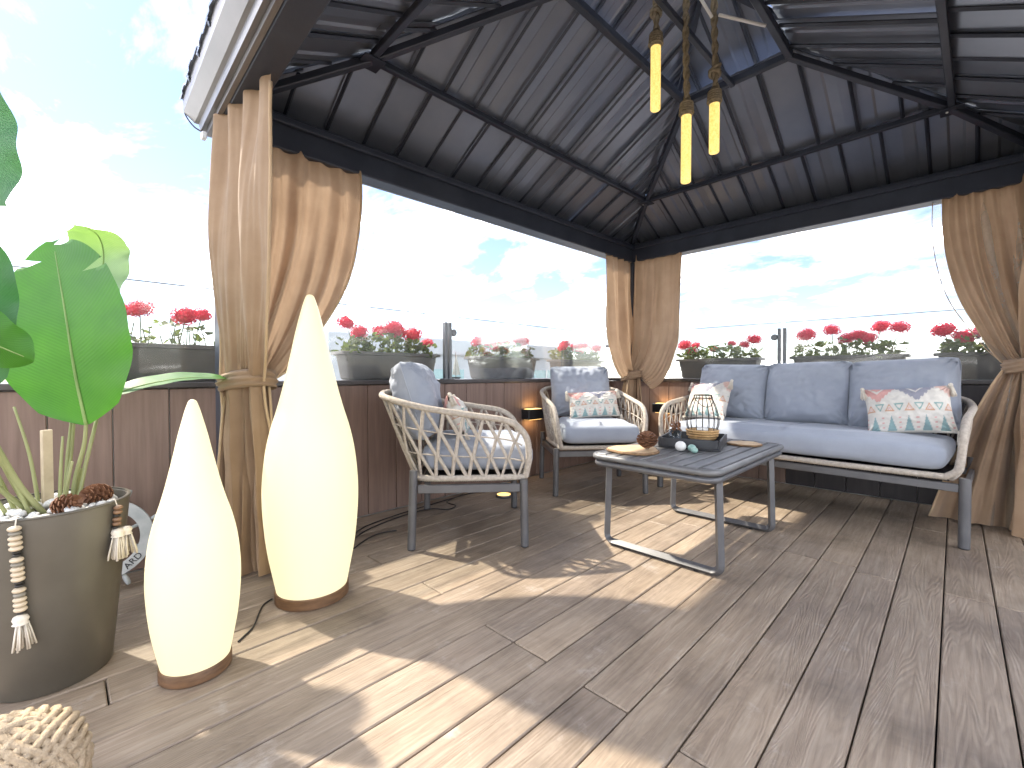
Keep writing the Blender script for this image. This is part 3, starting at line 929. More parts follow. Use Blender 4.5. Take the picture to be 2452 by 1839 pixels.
curtain('tan curtain tied back beside the far end of the sofa', (GX1 - cin - .02, GY1 - cin - .04), 0.94, 21, (
    dict(at=(GX1 - cin, GY1 - cin), d=(-1, 0), n=(0, -1), L=0.385, folds=3, flare=0.66, flare_off=(0.06, 0.02), pw=2.6, droop=0.04, tie_w=0.14),
    dict(at=(GX1 - cin, GY1 - cin), d=(0, -1), n=(-1, 0), L=0.45, folds=4, flare=0.5, pw=2.4, droop=0.05, tie_w=0.14),
    dict(at=(GX1 - cin, GY1 - cin + .03), d=(-1, 0), n=(0, -1), L=0.43, folds=4, amp=.006, flare=0.3, pw=3.0, droop=0.03, tie_w=0.12, mat='net', name='insect_net')), (0.10, 0.085), radians(45))

# ------------------------------------------------------------------ rope furniture
def tube_obj(name, pts, r, mat, parent, n=8, closed=False, flat=None, up=None):
    m = MB(); m.tube(pts, r, n, closed, True, flat, up)
    return m.build(name, mat, parent, True)

def leg_obj(parent, x, y, h, r=0.0205, splay=(0, 0)):
    m = MB(); m.tube([(x + splay[0], y + splay[1], 0.006), (x, y, h)], r, 20)
    o = m.build('leg', 'alu', parent); smooth_by_angle(o, 50)
    c = MB(); c.lathe([(r * .8, 0), (r * .95, 0.002), (r * .95, 0.008)], 16, (x + splay[0], y + splay[1], 0)); c.build('foot_cap', 'black', o)
    return o

def rope_side(parent, top, bot, n_pairs, r=0.0074, bow=0.0, levels=3, wire_r=0.004):
    """diamond rope lattice between two polylines (same direction); two thin wires in between"""
    NS = 240
    T = resample(top, NS); B = resample(bot, NS)
    def at(u, k):
        i = min(NS - 1, max(0, u)) * (NS - 1) if False else min(1, max(0, u)) * (NS - 1)
        j = int(i); f = i - j
        a = T[j].lerp(T[min(NS - 1, j + 1)], f); b = B[j].lerp(B[min(NS - 1, j + 1)], f)
        p = a.lerp(b, k)
        return p
    cen = (sum(T, Vector()) + sum(B, Vector())) / (2 * NS)
    for k in (1 / 3, 2 / 3):
        tube_obj('wire_hoop', [at(i / 60, k) for i in range(61)], wire_r, 'rope', parent, 6)
    du = 1.0 / n_pairs; gap = 0.035 * du
    for i in range(n_pairs + 1):
        u0 = i * du
        for s in (-1, 1):
            us = [u0 + s * gap, u0 + s * (0.5 * du - gap), u0 + s * gap, u0 + s * (0.5 * du - gap)]
            if min(us) < -0.001 or max(us) > 1.001: continue
            pts = []
            for lv, u in enumerate(us):
                p = at(u, lv / 3)
                out = Vector((p.x - cen.x, p.y - cen.y, 0))
                if out.length > 1e-6: out.normalize()
                pts.append(p + out * (0.006 if lv in (1, 2) else 0.002))
            full = []
            for a, b in zip(pts, pts[1:]):
                full += [a.lerp(b, 0.0), a.lerp(b, 0.12), a.lerp(b, 0.5), a.lerp(b, 0.88)]
            full.append(pts[-1])
            o = Vector((pts[0].x - cen.x, pts[0].y - cen.y, 0)).normalized()
            tube_obj('rope', full, r, 'rope', parent, 6, flat=(1.35, .75), up=o)

def wrap_tube(name, pts, r, parent, n=14, pitch=0.011):
    """tube wrapped in rope: radius ripples along its length"""
    P = [Vector(p) for p in pts]
    ln = sum((b - a).length for a, b in zip(P, P[1:]))
    k = max(8, int(ln / (pitch / 2)))
    Q_ = resample(P, k)
    m = MB(); cnt = [0]
    m.tube(Q_, lambda t: r * (1 + (0.045 if int(round(t * (k - 1))) % 2 else -0.045)), n)
    return m.build(name, 'rope', parent, True)

def make_chair(label, loc, rotz):
    t = thing('armchair', label, 'armchair', loc, rotz)
    for sx in (-1, 1):
        leg_obj(t, sx * 0.333, -0.278, 0.398, splay=(sx * .008, -.012))
        leg_obj(t, sx * 0.333, 0.278, 0.345, splay=(sx * .006, .004))
    for nm, c, s in (('rail', (0, .278, .304), (.63, .022, .042)), ('rail', (0, -.278, .304), (.63, .022, .042)),
                     ('rail', (.333, 0, .304), (.022, .516, .042)), ('rail', (-.333, 0, .304), (.022, .516, .042))):
        m = MB(); m.box(c, s, 0.003); m.build(nm, 'alu', t)
    m = MB(); m.box((0, 0.0, 0.331), (0.56, 0.50, 0.012), 0.003); m.build('seat_deck', 'black', t)
    half = [(.300, .290, .352), (.322, .305, .46), (.335, .285, .57), (.342, .20, .642), (.346, .02, .675), (.348, -.19, .708), (.325, -.345, .742), (.235, -.445, .766), (.09, -.478, .776)]
    rim = half + [(0, -.481, .777)] + [(-x, y, z) for x, y, z in reversed(half)]
    RM = catmull(rim, 8)
    wrap_tube('rim', RM, 0.0165, t)
    hb = [(.300, .285, .350), (.308, .10, .350), (.308, -.10, .350), (.290, -.235, .350), (.21, -.290, .350), (.09, -.302, .350)]
    bot = hb + [(0, -.304, .350)] + [(-x, y, z) for x, y, z in reversed(hb)]
    BT = catmull(bot, 8)
    wrap_tube('lower_frame', BT, 0.0165, t)
    wrap_tube('front_frame', [(.300, .287, .350), (.15, .292, .350), (-.15, .292, .350), (-.300, .287, .350)], 0.0155, t)
    # rope lattice starts where the rim turns back at the arm fronts
    i0 = next(i for i, p in enumerate(RM) if p.z > .60)
    top = RM[i0:len(RM) - i0]
    rope_side(t, top, BT, 20)
    return t

# cushions -----------------------------------------------------------
def cushion_mesh(w, h, t, puff=0.55, ear=0.0, seed=0, nu=44, nv=36, pattern=None, wr=0.004, boxy=0.0, rnd=0.0):
    """pillow in the local x (width) / z (height) plane, thickness along y, bottom edge at z=0"""
    m = MB(); vs = []; fs = []; cols = []
    def half(sgn):
        base = len(vs)
        for j in range(nv + 1):
            for i in range(nu + 1):
                a = -1 + 2 * i / nu; b = -1 + 2 * j / nv
                ea, eb = abs(a), abs(b)
                # pinch of the outline between the corners
                px = a * (1 - ear * (1 - eb ** 2) * (ea ** 3)); pz = b * (1 - ear * (1 - ea ** 2) * (eb ** 3))
                px *= 1 - rnd * eb ** 7; pz *= 1 - rnd * ea ** 7
                k = 2.2 + boxy
                prof = ((1 - ea ** k) * (1 - eb ** k))
                th = (max(prof, 0.0)) ** puff
                y = sgn * t / 2 * th
                nn = mnoise.noise(Vector((a * 2.3 + seed, b * 2.1, sgn * 3 + seed))) * wr * 2 + mnoise.noise(Vector((a * 7 + seed, b * 7, sgn))) * wr
                edge = (1 - max(ea, eb))
                y += sgn * nn * min(1, edge * 5)
                # radiating puckers at the corners
                ang = atan2(1 - eb + 1e-4, 1 - ea + 1e-4); rad = sqrt((1 - ea) ** 2 + (1 - eb) ** 2)
                y += sgn * wr * 1.6 * sin(ang * 14 + seed) * math.exp(-((rad - .22) / .16) ** 2)
                vs.append((px * w / 2, y, h / 2 + pz * h / 2))
                if pattern: cols.append(pattern(i / nu, j / nv))
        for j in range(nv):
            for i in range(nu):
                p = base + j * (nu + 1) + i
                q = (p, p + 1, p + nu + 2, p + nu + 1)
                fs.append(q if sgn < 0 else tuple(reversed(q)))
    half(1); half(-1)
    m.add(vs, fs)
    me = m.mesh('cushion', True)
    if pattern:
        ca = me.color_attributes.new('print', 'FLOAT_COLOR', 'POINT')
        for i, c in enumerate(cols): ca.data[i].color = (*c, 1)
    import bmesh
    bm = bmesh.new(); bm.from_mesh(me); bmesh.ops.remove_doubles(bm, verts=bm.verts, dist=1e-5); bm.to_mesh(me); bm.free()
    me.polygons.foreach_set('use_smooth', [True] * len(me.polygons))
    return me

def edge_piping(w, h, ear, r, parent, mat='piping', rnd=0.0):
    pts = []
    N = 30
    def pt(a, b):
        ea, eb = abs(a), abs(b)
        px = a * (1 - ear * (1 - eb ** 2) * (ea ** 3)); pz = b * (1 - ear * (1 - ea ** 2) * (eb ** 3))
        px *= 1 - rnd * eb ** 7; pz *= 1 - rnd * ea ** 7
        return (px * w / 2, 0, h / 2 + pz * h / 2)
    for i in range(N): pts.append(pt(-1 + 2 * i / N, -1))
    for i in range(N): pts.append(pt(1, -1 + 2 * i / N))
    for i in range(N): pts.append(pt(1 - 2 * i / N, 1))
    for i in range(N): pts.append(pt(-1, 1 - 2 * i / N))
    m = MB(); m.tube(pts, r, 6, True)
    return m.build('piping', mat, parent, True)

def back_cushion(label, loc, rotz, lean, w=0.55, h=0.47, t=0.2, seed=0, roll=0.0, ear=0.035):
    me = cushion_mesh(w, h, t, 0.46, ear, seed, 56, 48, None, 0.010, 0.5, 0.055)
    me.materials.append(M['cushion'])
    o = link('back_cushion', me, None, loc)
    o.rotation_euler = Euler((lean, roll, rotz), 'XYZ')
    tag(o, label, 'cushion')
    edge_piping(w, h, ear, 0.003, o, 'piping', 0.055)
    return o

def seat_cushion(label, loc, rotz, w, d, t, seed=0):
    """rounded slab with a crowned top; origin at the centre of its underside"""
    m = MB()
    nu, nv = 56, 40
    import itertools
    vs = []; fs = []
    rows = [(z_, 0) for z_ in (-1.0, -.96, -.85, -.6, -.25, .15, .45, .68, .84, .94, 1.0)]
    # perimeter as a rounded rectangle
    per = []
    rc = 0.055; seg = 7
    for cx_, cy_, a0 in ((1, 1, 0), (-1, 1, pi / 2), (-1, -1, pi), (1, -1, 3 * pi / 2)):
        for k in range(seg):
            a = a0 + (pi / 2) * k / (seg - 1)
            per.append((cx_ * (w / 2 - rc) + rc * cos(a), cy_ * (d / 2 - rc) + rc * sin(a)))
    # subdivide the straight runs
    P2 = []
    for i in range(len(per)):
        a, b = per[i], per[(i + 1) % len(per)]
        ln = math.hypot(b[0] - a[0], b[1] - a[1]); k = max(1, int(ln / 0.05))
        for q in range(k): P2.append((lerp(a[0], b[0], q / k), lerp(a[1], b[1], q / k)))
    n = len(P2)
    for (zz, sc) in rows:
        for i, (x, y) in enumerate(P2):
            wv = 0.004 * mnoise.noise(Vector((x * 6 + seed, y * 6, zz)))
            ins = 0.052 * (1 - sqrt(max(0.0, 1 - abs(zz) ** 3.2)))
            vs.append((x - math.copysign(min(abs(x), ins), x) + wv, y - math.copysign(min(abs(y), ins), y) + wv, t / 2 + zz * t / 2 * 0.93 + 0.003 * mnoise.noise(Vector((x * 4, y * 4, seed + zz)))))
    for r_ in range(len(rows) - 1):
        for i in range(n):
            j = (i + 1) % n
            fs.append((r_ * n + i, r_ * n + j, (r_ + 1) * n + j, (r_ + 1) * n + i))
    # crowned cap: concentric rings to the centre
    last = (len(rows) - 1) * n; prev = last
    for q in range(1, 9):
        s = 1 - q / 8
        o_ = len(vs)
        for i in range(n):
            x, y, z = vs[last + i]
            x2, y2 = x * s, y * s
            ex, ey = 1 - abs(x2) / (w / 2), 1 - abs(y2) / (d / 2)
            crown = 0.020 * min(1, ex * 3.5) * min(1, ey * 3.5)
            vs.append((x2, y2, z + crown + 0.006 * mnoise.noise(Vector((x2 * 5 + seed, y2 * 5, 2.0)))))
        for i in range(n):
            j = (i + 1) % n
            fs.append((prev + i, prev + j, o_ + j, o_ + i))
        prev = o_
    fs.append(tuple(reversed(range(n))))
    m.add(vs, fs)
    o = m.build('seat_cushion', 'cushion', None, True, loc, rotz)
    tag(o, label, 'cushion')
    return o

CREAM = (0.66, 0.63, 0.58); CORAL = (0.64, 0.36, 0.33); ORANGE = (0.56, 0.34, 0.23); TEAL = (0.25, 0.37, 0.38); LAV = (0.30, 0.30, 0.35); PEACH = (0.66, 0.47, 0.41)
def pattern(u, v):
    # v = 0 bottom .. 1 top
    def tri(x, y, base, w, h, outline=None):       # upright triangle, x in -.5..+.5 of a cell
        k = (y - base) / h
        if k < 0 or k > 1: return None
        e = (1 - k) * w / 2 - abs(x)
        if e < 0: return None
        if outline is not None:
            if e < outline or (y - base) < outline: return 1
            return 0
        return 1
    # bottom: slim teal trees
    if v < 0.40:
        n = 5.2; c = (u * n) % 1 - .5
        if tri(c, v, 0.04, 0.56, 0.31): return TEAL
        c2 = (u * n + .5) % 1 - .5
        for yy in (0.1, 0.2, 0.3):
            if abs(c2) < 0.075 and abs(v - yy) < 0.016: return CORAL
        return CREAM
    if v < 0.63:
        n = 9.0; ci = int(u * n); c = (u * n) % 1 - .5
        y = v - 0.44
        up = ci % 2 == 0
        h = 0.16
        if 0 <= y <= h:
            k = y / h if up else 1 - y / h
            e = (1 - k) * 0.60 - abs(c) * 1.15
            if e > 0:
                if e < 0.16 or k < 0.14: return ORANGE if up else (0.24, 0.38, 0.36)
                if 0.26 < e < 0.36: return CORAL if up else CREAM
        return CREAM
    # top: stepped star motifs
    def star(cx, cy, col, rx, ry):
        dx = abs(u - cx) / rx; dy = abs(v - cy) / ry
        saw = 0.22 * abs(((dx * 5) % 1) - .5) * 2
        if dx + dy * 0.95 < 1.0 - saw * .6:
            if 0.28 < dx + dy < 0.42: return CREAM
            return col
        return None
    for cx, col in ((0.16, CORAL), (0.60, LAV), (1.04, PEACH), (-0.2, LAV)):
        s = star(cx, 0.98, col, 0.23, 0.34)
        if s: return s
    return CREAM

def tassel_obj(parent, loc, ln=0.07, r=0.016, seed=0, name='tassel'):
    rs = random.Random(seed)
    m = MB()
    m.lathe([(0.0, 0.004), (r * .5, 0.0), (r * .62, -0.008), (r * .5, -0.016), (r * .62, -0.02)], 12, loc, False)
    for k in range(26):
        a = rs.uniform(0, 2 * pi); q = sqrt(rs.uniform(0, 1))
        x, y = cos(a) * r * .55 * q, sin(a) * r * .55 * q
        m.tube([(loc[0] + x * .8, loc[1] + y * .8, loc[2] - .014), (loc[0] + x * 1.3, loc[1] + y * 1.3, loc[2] - ln * .5), (loc[0] + x * 1.9, loc[1] + y * 1.9, loc[2] - ln * rs.uniform(.9, 1.05))], 0.0022, 4)
    return m.build(name, 'tassel', parent, True)

def throw_pillow(label, loc, rotz, lean, roll, w=0.42, h=0.26, t=0.13, seed=0):
    me = cushion_mesh(w, h, t, 0.5, 0.06, seed, 110, 72, pattern, 0.005)
    me.materials.append(M['print'])
    o = link('throw_pillow', me, None, loc)
    o.rotation_euler = Euler((lean, roll, rotz), 'XYZ')
    tag(o, label, 'pillow')
    for i, (sx, sz) in enumerate(((-1, 0), (1, 0), (1, 1), (-1, 1))):
        tassel_obj(o, (sx * w / 2, -0.012, sz * h + (0.006 if sz else 0.012)), 0.075, 0.018, seed * 10 + i)
    return o

def local(root_loc, rotz, p):
    c, s = cos(rotz), sin(rotz)
    return (root_loc[0] + p[0] * c - p[1] * s, root_loc[1] + p[0] * s + p[1] * c, root_loc[2] + p[2])

# the front of each seat points along its local +y; cushions face +y
CA, RA = (-1.994, 1.672, 0), radians(-41)
CBL, RB = (-2.05, 2.955, 0), radians(-129)
make_chair('beige rope armchair seen from its side next to the tall glowing lamp', CA, RA)
make_chair('beige rope armchair at the corner in front of the tied curtain', CBL, RB)
seat_cushion('blue grey seat cushion in the armchair next to the tall glowing lamp', local(CA, RA, (0, .045, .3745)), RA, 0.575, 0.585, 0.145, 1)
seat_cushion('blue grey seat cushion in the armchair at the corner', local(CBL, RB, (0, .045, .3745)), RB, 0.575, 0.585, 0.145, 2)
back_cushion('blue grey back cushion leaning in the armchair next to the tall glowing lamp', local(CA, RA, (0.0, -.235, .530)), RA, radians(17), 0.52, 0.44, 0.24, 3)
back_cushion('pale blue back cushion leaning in the armchair at the corner', local(CBL, RB, (0.0, -.235, .530)), RB, radians(17), 0.52, 0.44, 0.24, 4)
throw_pillow('printed cream throw pillow half hidden by the rope side of the near armchair', local(CA, RA, (-0.01, -.03, .535)), RA + pi, radians(-22), radians(4), 0.40, 0.24, 0.12, 5)
throw_pillow('printed cream throw pillow lying in the armchair at the corner', local(CBL, RB, (-0.05, -.03, .535)), RB + pi, radians(-20), radians(-3), 0.42, 0.22, 0.12, 6)

# sofa ---------------------------------------------------------------
SL, RS = (-0.775, 3.555, 0), pi - 0.062
def make_sofa():
    t = thing('sofa', 'long beige rope sofa with grey metal legs against the wall', 'sofa', SL, RS)
    hw, hd = 0.84, 0.305
    for sx in (-1, 1):
        leg_obj(t, sx * hw, -hd, 0.39, 0.0235); leg_obj(t, sx * hw, hd, 0.357, 0.0235)
    for c, s in (((0, hd, .304), (1.635, .022, .042)), ((0, -hd, .304), (1.635, .022, .042)), ((hw, 0, .304), (.022, .565, .042)), ((-hw, 0, .304), (.022, .565, .042)), ((0, 0, .304), (.03, .585, .03))):
        m = MB(); m.box(c, s, 0.003); m.build('rail', 'alu', t)
    m = MB(); m.box((0, 0, 0.334), (1.56, 0.56, 0.012), 0.003); m.build('seat_deck', 'black', t)
    half = [(.770, .318, .356), (.815, .325, .40), (.828, .322, .50), (.832, .300, .59), (.836, .20, .648), (.842, .0, .672), (.84, -.20, .695), (.80, -.34, .725), (.69, -.405, .742), (.40, -.415, .745)]
    rim = half + [(0, -.415, .745)] + [(-x, y, z) for x, y, z in reversed(half)]
    RM = catmull(rim, 8)
    wrap_tube('rim', RM, 0.0175, t)
    hb = [(.79, .30, .352), (.80, .10, .352), (.80, -.10, .352), (.775, -.25, .352), (.69, -.305, .352), (.4, -.315, .352)]
    bot = hb + [(0, -.315, .352)] + [(-x, y, z) for x, y, z in reversed(hb)]
    BT = catmull(bot, 8)
    wrap_tube('lower_frame', BT, 0.0165, t)
    wrap_tube('front_frame', [(.775, .318, .356), (.3, .322, .353), (-.3, .322, .353), (-.775, .318, .356)], 0.0165, t)
    i0 = next(i for i, p in enumerate(RM) if p.z > .61)
    rope_side(t, RM[i0:len(RM) - i0], BT, 34)
    return t
make_sofa()
seat_cushion('long blue grey seat cushion on the sofa', local(SL, RS, (0, .03, .3745)), RS, 1.545, 0.61, 0.15, 8)
for i, (x, w, lab) in enumerate(((0.525, 0.55, 'blue grey back cushion at the sofa end nearest the corner curtain'), (0.0, 0.54, 'blue grey back cushion in the middle of the sofa'), (-0.525, 0.56, 'blue grey back cushion at the sofa end behind the tasselled print pillow'))):
    back_cushion(lab, local(SL, RS, (x, -.185, .530)), RS, radians(15 + i), w, 0.45 + 0.01 * i, 0.26, 20 + i * 3, radians((-1.5, 1, 2.5)[i]))
throw_pillow('printed cream throw pillow at the sofa end seen behind the wire lantern', local(SL, RS, (0.63, .03, .535)), RS + pi + radians(-22), radians(-20), radians(-4), 0.42, 0.30, 0.13, 31)
throw_pillow('printed cream throw pillow with big tassel at the sofa end by the tan curtain', local(SL, RS, (-0.605, .05, .535)), RS + pi + radians(14), radians(-20), radians(-5), 0.40, 0.285, 0.13, 32)

# coffee table -------------------------------------------------------
TX, TY = -0.995, 2.39
def make_table():
    t = thing('coffee_table', 'grey slatted metal coffee table on two looped legs', 'table', (TX, TY, 0))
    W, D_, zt = 0.64, 1.05, 0.485
    rc = 0.06
    def rr_path(w, d, r, z, seg=8):
        out = []
        for cx_, cy_, a0 in ((1, 1, 0), (-1, 1, pi / 2), (-1, -1, pi), (1, -1, 3 * pi / 2)):
            for k in range(seg):
                a = a0 + (pi / 2) * k / (seg - 1)
                out.append((cx_ * (w / 2 - r) + r * cos(a), cy_ * (d / 2 - r) + r * sin(a), z))
        return out
    tube_obj('top_rim', rr_path(W - .03, D_ - .03, rc, zt - .013), 0.0145, 'slat', t, 10, True)
    tube_obj('under_rim', rr_path(W - .045, D_ - .045, rc, zt - .046), 0.0145, 'alu', t, 10, True)
    n = 9; sw = (W - 0.052) / n
    m = MB(); m.box((0, 0, 0), (sw - 0.012, D_ - 0.05, 0.014), 0.003); me = m.mesh('slat'); me.materials.append(M['slat'])
    m = MB(); m.box((0, 0, 0), (sw - 0.012, D_ - 0.085, 0.014), 0.003); me2 = m.mesh('slat'); me2.materials.append(M['slat'])
    for i in range(n):
        link('slat', me2 if i in (0, n - 1) else me, t, (-(W - .052) / 2 + (i + .5) * sw, 0, zt - 0.0065))
    for y in (-0.28, 0.28):
        m = MB(); m.box((0, y, zt - .026), (W - .07, .03, .018), .002); m.build('cross_bar', 'alu', t)
    for y in (-0.39, 0.375):
        m = MB(); r_ = 0.035; xs = 0.285; pts = [(-xs + .012, y, zt - .05)]
        for k in range(6):
            a = pi + (pi / 2) * k / 5; pts.append((-xs + r_ + r_ * cos(a), y, 0.018 + r_ + r_ * sin(a)))
        for k in range(6):
            a = 3 * pi / 2 + (pi / 2) * k / 5; pts.append((xs - r_ + r_ * cos(a), y, 0.018 + r_ + r_ * sin(a)))
        pts.append((xs - .012, y, zt - .05))
        m.tube(pts, 0.0185, 4, up=(0, 1, 0.0001), flat=(1.0, 1.25))
        # rotate the square section so its faces are flat: four-sided tube offset by 45 degrees
        o = m.build('loop_leg', 'alu', t)
        for x in (-0.18, 0.18):
            f = MB(); f.lathe([(.012, -.0055), (.012, .006)], 12, (x, y, 0.0056)); f.build('foot_pad', 'black', o)
    return t
make_table()
ZTOP = 0.487
def wood_slice(label, loc, r, seed, th=0.014):
    t = thing('wood_slice', label, 'wood slice', loc)
    rs = random.Random(seed); N = 48
    def rad(k): return r * (1 + 0.05 * sin(3 * 2 * pi * k / N + seed) + 0.03 * sin(7 * 2 * pi * k / N) + rs.uniform(-.006, .006))
    rad_ = [rad(k) for k in range(N)]
    m = MB(); m.poly([(cos(2 * pi * k / N) * rad_[k] * .965, sin(2 * pi * k / N) * rad_[k] * .965, 0.0005) for k in range(N)], (0, 0, th)); m.build('cut_face', 'slice', t)
    b = MB(); pts = [(cos(2 * pi * k / N) * rad_[k] * .975, sin(2 * pi * k / N) * rad_[k] * .975, th * .5) for k in range(N)]
    b.tube(pts, th * .52, 8, True); b.build('bark_ring', 'bark', t)
    return t
wood_slice('round wood slice with bark edge under the pine cone', (-1.165, 2.065, ZTOP), 0.125, 3)
wood_slice('round pale wood slice beside the wire lantern', (-0.835, 2.70, ZTOP), 0.085, 9, 0.01)

def pine_cone(label, loc, r, ln, seed, tilt):
    t = thing('pine_cone', label, 'pine cone', loc)
    rs = random.Random(seed)
    m = MB(); R = Euler(tilt).to_matrix()
    core = MB(); core.lathe([(0.001, -ln / 2), (r * .32, -ln * .35), (r * .42, 0), (r * .3, ln * .35), (0.001, ln / 2)], 12)
    core.v = [tuple(R @ Vector(p)) for p in core.v]; core.build('core', 'cone', t, True)
    n = 64
    for k in range(n):
        f = (k + .5) / n; z = (f - .5) * ln * .95; a = k * 2.39996
        rad = r * sin(pi * (0.08 + 0.86 * f)) ** .6
        d_ = Vector((cos(a), sin(a), 0)); up = Vector((0, 0, 1)); s = d_.cross(up)
        c = d_ * rad * .40 + up * z; tip = d_ * rad * 1.08 + up * (z + r * .30)
        w = r * .24
        q = [c - s * w * .5, c + s * w * .5, tip + s * w, tip + d_ * r * .05 + up * r * .04, tip - s * w]
        m.poly([R @ p for p in q], R @ (up * -0.0035))
    m.build('scales', 'cone', t)
    return t
pine_cone('round brown pine cone standing on the wood slice', (-1.105, 2.09, ZTOP + 0.014 + 0.04), 0.047, 0.075, 4, (0.3, 0.2, 0))

def make_tray():
    t = thing('serving_tray', 'square black serving tray with cut handles on the coffee table', 'tray', (-1.03, 2.475, ZTOP), radians(14))
    w, d_ = 0.31, 0.33
    m = MB(); m.box((0, 0, .005), (w, d_, .008), .002); m.build('tray_floor', 'tray', t)
    for s in (-1, 1):
        m = MB(); m.box((s * (w / 2 - .005), 0, .0325), (.01, d_ - .002, .045), .002); m.build('side_panel', 'tray', t)
        m = MB(); m.box((0, s * (d_ / 2 - .005), .0325), (w - .024, .01, .045), .002); m.build('side_panel', 'tray', t)
    return t
make_tray()

def make_lantern():
    t = thing('wire_lantern', 'black wire cage lantern with rattan bowl base on the table', 'lantern', (-1.03, 2.60, ZTOP + 0.0105))
    m = MB(); prof = [(0.045, 0), (0.062, 0.012), (0.076, 0.035), (0.080, 0.062), (0.080, 0.068), (0.074, 0.068), (0.070, 0.04), (0.055, 0.016), (0.001, 0.012)]
    m.lathe(prof, 36); m.build('rattan_bowl', 'rattan', t, True)
    for z, r in ((0.008, .055), (0.022, .069), (0.036, .077), (0.05, .0805), (0.064, .082)):
        tube_obj('weave_band', [(cos(2 * pi * k / 64) * (r + .0025 * (k % 2)), sin(2 * pi * k / 64) * (r + .0025 * (k % 2)), z) for k in range(64)], 0.0065, 'rattan', t, 6, True)
    cp = [(0.078, 0.066), (0.088, 0.105), (0.083, 0.155), (0.064, 0.215), (0.048, 0.25), (0.046, 0.265)]
    for k in range(16):
        a = 2 * pi * k / 16
        tube_obj('cage_wire', catmull([(cos(a) * r, sin(a) * r, z) for r, z in cp], 4), 0.0019, 'wire', t, 5)
    for r, z, w in ((0.08, .068, .003), (0.046, .265, .003), (.05, .247, .002)):
        tube_obj('hoop', [(cos(2 * pi * k / 40) * r, sin(2 * pi * k / 40) * r, z) for k in range(40)], w, 'wire', t, 6, True)
    # bail handle hanging down on the camera side
    ax = Vector((0.72, 0.69, 0)); out = Vector((0.69, -0.72, 0))
    pts = []
    for k in range(17):
        a = pi * k / 16
        p = ax * cos(a) * .052 + out * (sin(a) * .062) + Vector((0, 0, .262 - sin(a) * .062))
        pts.append(p)
    tube_obj('bail_handle', pts, 0.0022, 'wire', t, 6)
    m = MB(); m.lathe([(0.03, .013), (.03, .075), (.0, .078)], 20); m.build('candle', 'white', t, True)
    return t
make_lantern()

def make_jar():
    t = thing('candle_jar', 'clear glass jar with dark dried flower heads at the tray', 'jar', (-1.075, 2.345, ZTOP + 0.0105))
    m = MB(); m.lathe([(0.03, 0), (0.033, .004), (0.033, .085), (0.031, .085), (0.030, .006), (0.001, .006)], 28); m.build('glass_cup', 'jar_glass', t, True)
    m = MB(); m.lathe([(0.029, .007), (0.029, .06), (0.0, .06)], 20); m.build('filling', 'wheel', t, True)
    rs = random.Random(5); m = MB()
    for k in range(46):
        a = rs.uniform(0, 6.28); q = rs.uniform(0, .03); h = rs.uniform(.07, .125)
        p = Vector((cos(a) * q, sin(a) * q, h)); s = rs.uniform(.008, .014); rr_ = Euler((rs.uniform(-1, 1), rs.uniform(-1, 1), a)).to_matrix()
        m.poly([p + rr_ @ Vector(v) for v in ((-s, 0, 0), (0, -s * .5, 0), (s, 0, 0), (0, s * .7, 0))], (0, 0, .002))
    for k in range(9):
        a = rs.uniform(0, 6.28); m.tube([(cos(a) * .008, sin(a) * .008, .05), (cos(a) * .02, sin(a) * .02, rs.uniform(.12, .165))], 0.0016, 4)
    m.build('dried_flowers', 'cone', t)
    return t
make_jar()
def small_ball(name, label, cat, loc, r, mat, sq=0.9):
    m = MB(); prof = [(max(1e-4, r * sin(pi * k / 14)), -r * sq * cos(pi * k / 14)) for k in range(15)]
    prof[0] = (1e-4, -r * sq); prof[-1] = (1e-4, r * sq)
    m.lathe(prof, 24); mm = [tuple(Vector(p) * (1 + .03 * mnoise.noise(Vector(p) * 60))) for p in m.v]; m.v = mm
    return tag(m.build(name, mat, None, True, loc), label, cat)
small_ball('shell', 'smooth white shell ball in front of the black tray', 'shell', (-0.995, 2.235, ZTOP + .0265), .027, 'white', .95)
small_ball('stone', 'small teal glazed stone beside the white shell ball', 'stone', (-0.948, 2.262, ZTOP + .019), .021, 'teal', .88)
small_ball('stone', 'small teal glazed stone against the tray side', 'stone', (-0.92, 2.225, ZTOP + .0155), .017, 'teal', .88)

# ------------------------------------------------------------------ floor lamps
LP = [(0.145, 0.0), (0.160, 0.07), (0.178, 0.16), (0.190, 0.26), (0.1955, 0.36), (0.192, 0.45), (0.180, 0.545), (0.160, 0.63), (0.137, 0.70), (0.115, 0.775), (0.096, 0.85), (0.078, 0.925), (0.062, 0.995), (0.046, 1.055), (0.032, 1.105), (0.0215, 1.135), (0.0165, 1.146), (0.009, 1.152), (0.0005, 1.154)]
def floor_lamp(label, loc, sr, sz, zb=0.042):
    t = thing('floor_lamp', label, 'floor lamp', (*loc, 0))
    pr = catmull([(r * sr, 0, z * sz + zb) for r, z in LP], 4)
    m = MB(); m.lathe([(max(p.x, 0.0004), p.z) for p in pr], 64, cap=False); m.build('shade', 'lamp', t, True)
    b = MB(); rb = 0.152 * sr
    b.lathe([(rb * .97, 0), (rb, .003), (rb, zb - .003), (rb * .98, zb), (0.001, zb)], 64); bo = b.build('base', 'lampwood', t); smooth_by_angle(bo, 40)
    return t
floor_lamp('tall glowing teardrop floor lamp on a round wooden base', (-1.815, 0.70), 0.895, 1.0)
floor_lamp('shorter glowing teardrop floor lamp beside the leafy pot', (-1.60, 0.275), 0.60, 0.668, 0.036)
def cable(name, label, pts, r=0.0035, mat='cable'):
    m = MB(); m.tube(catmull(pts, 8), r, 6)
    return tag(m.build(name, mat, None, True), label, 'cable')
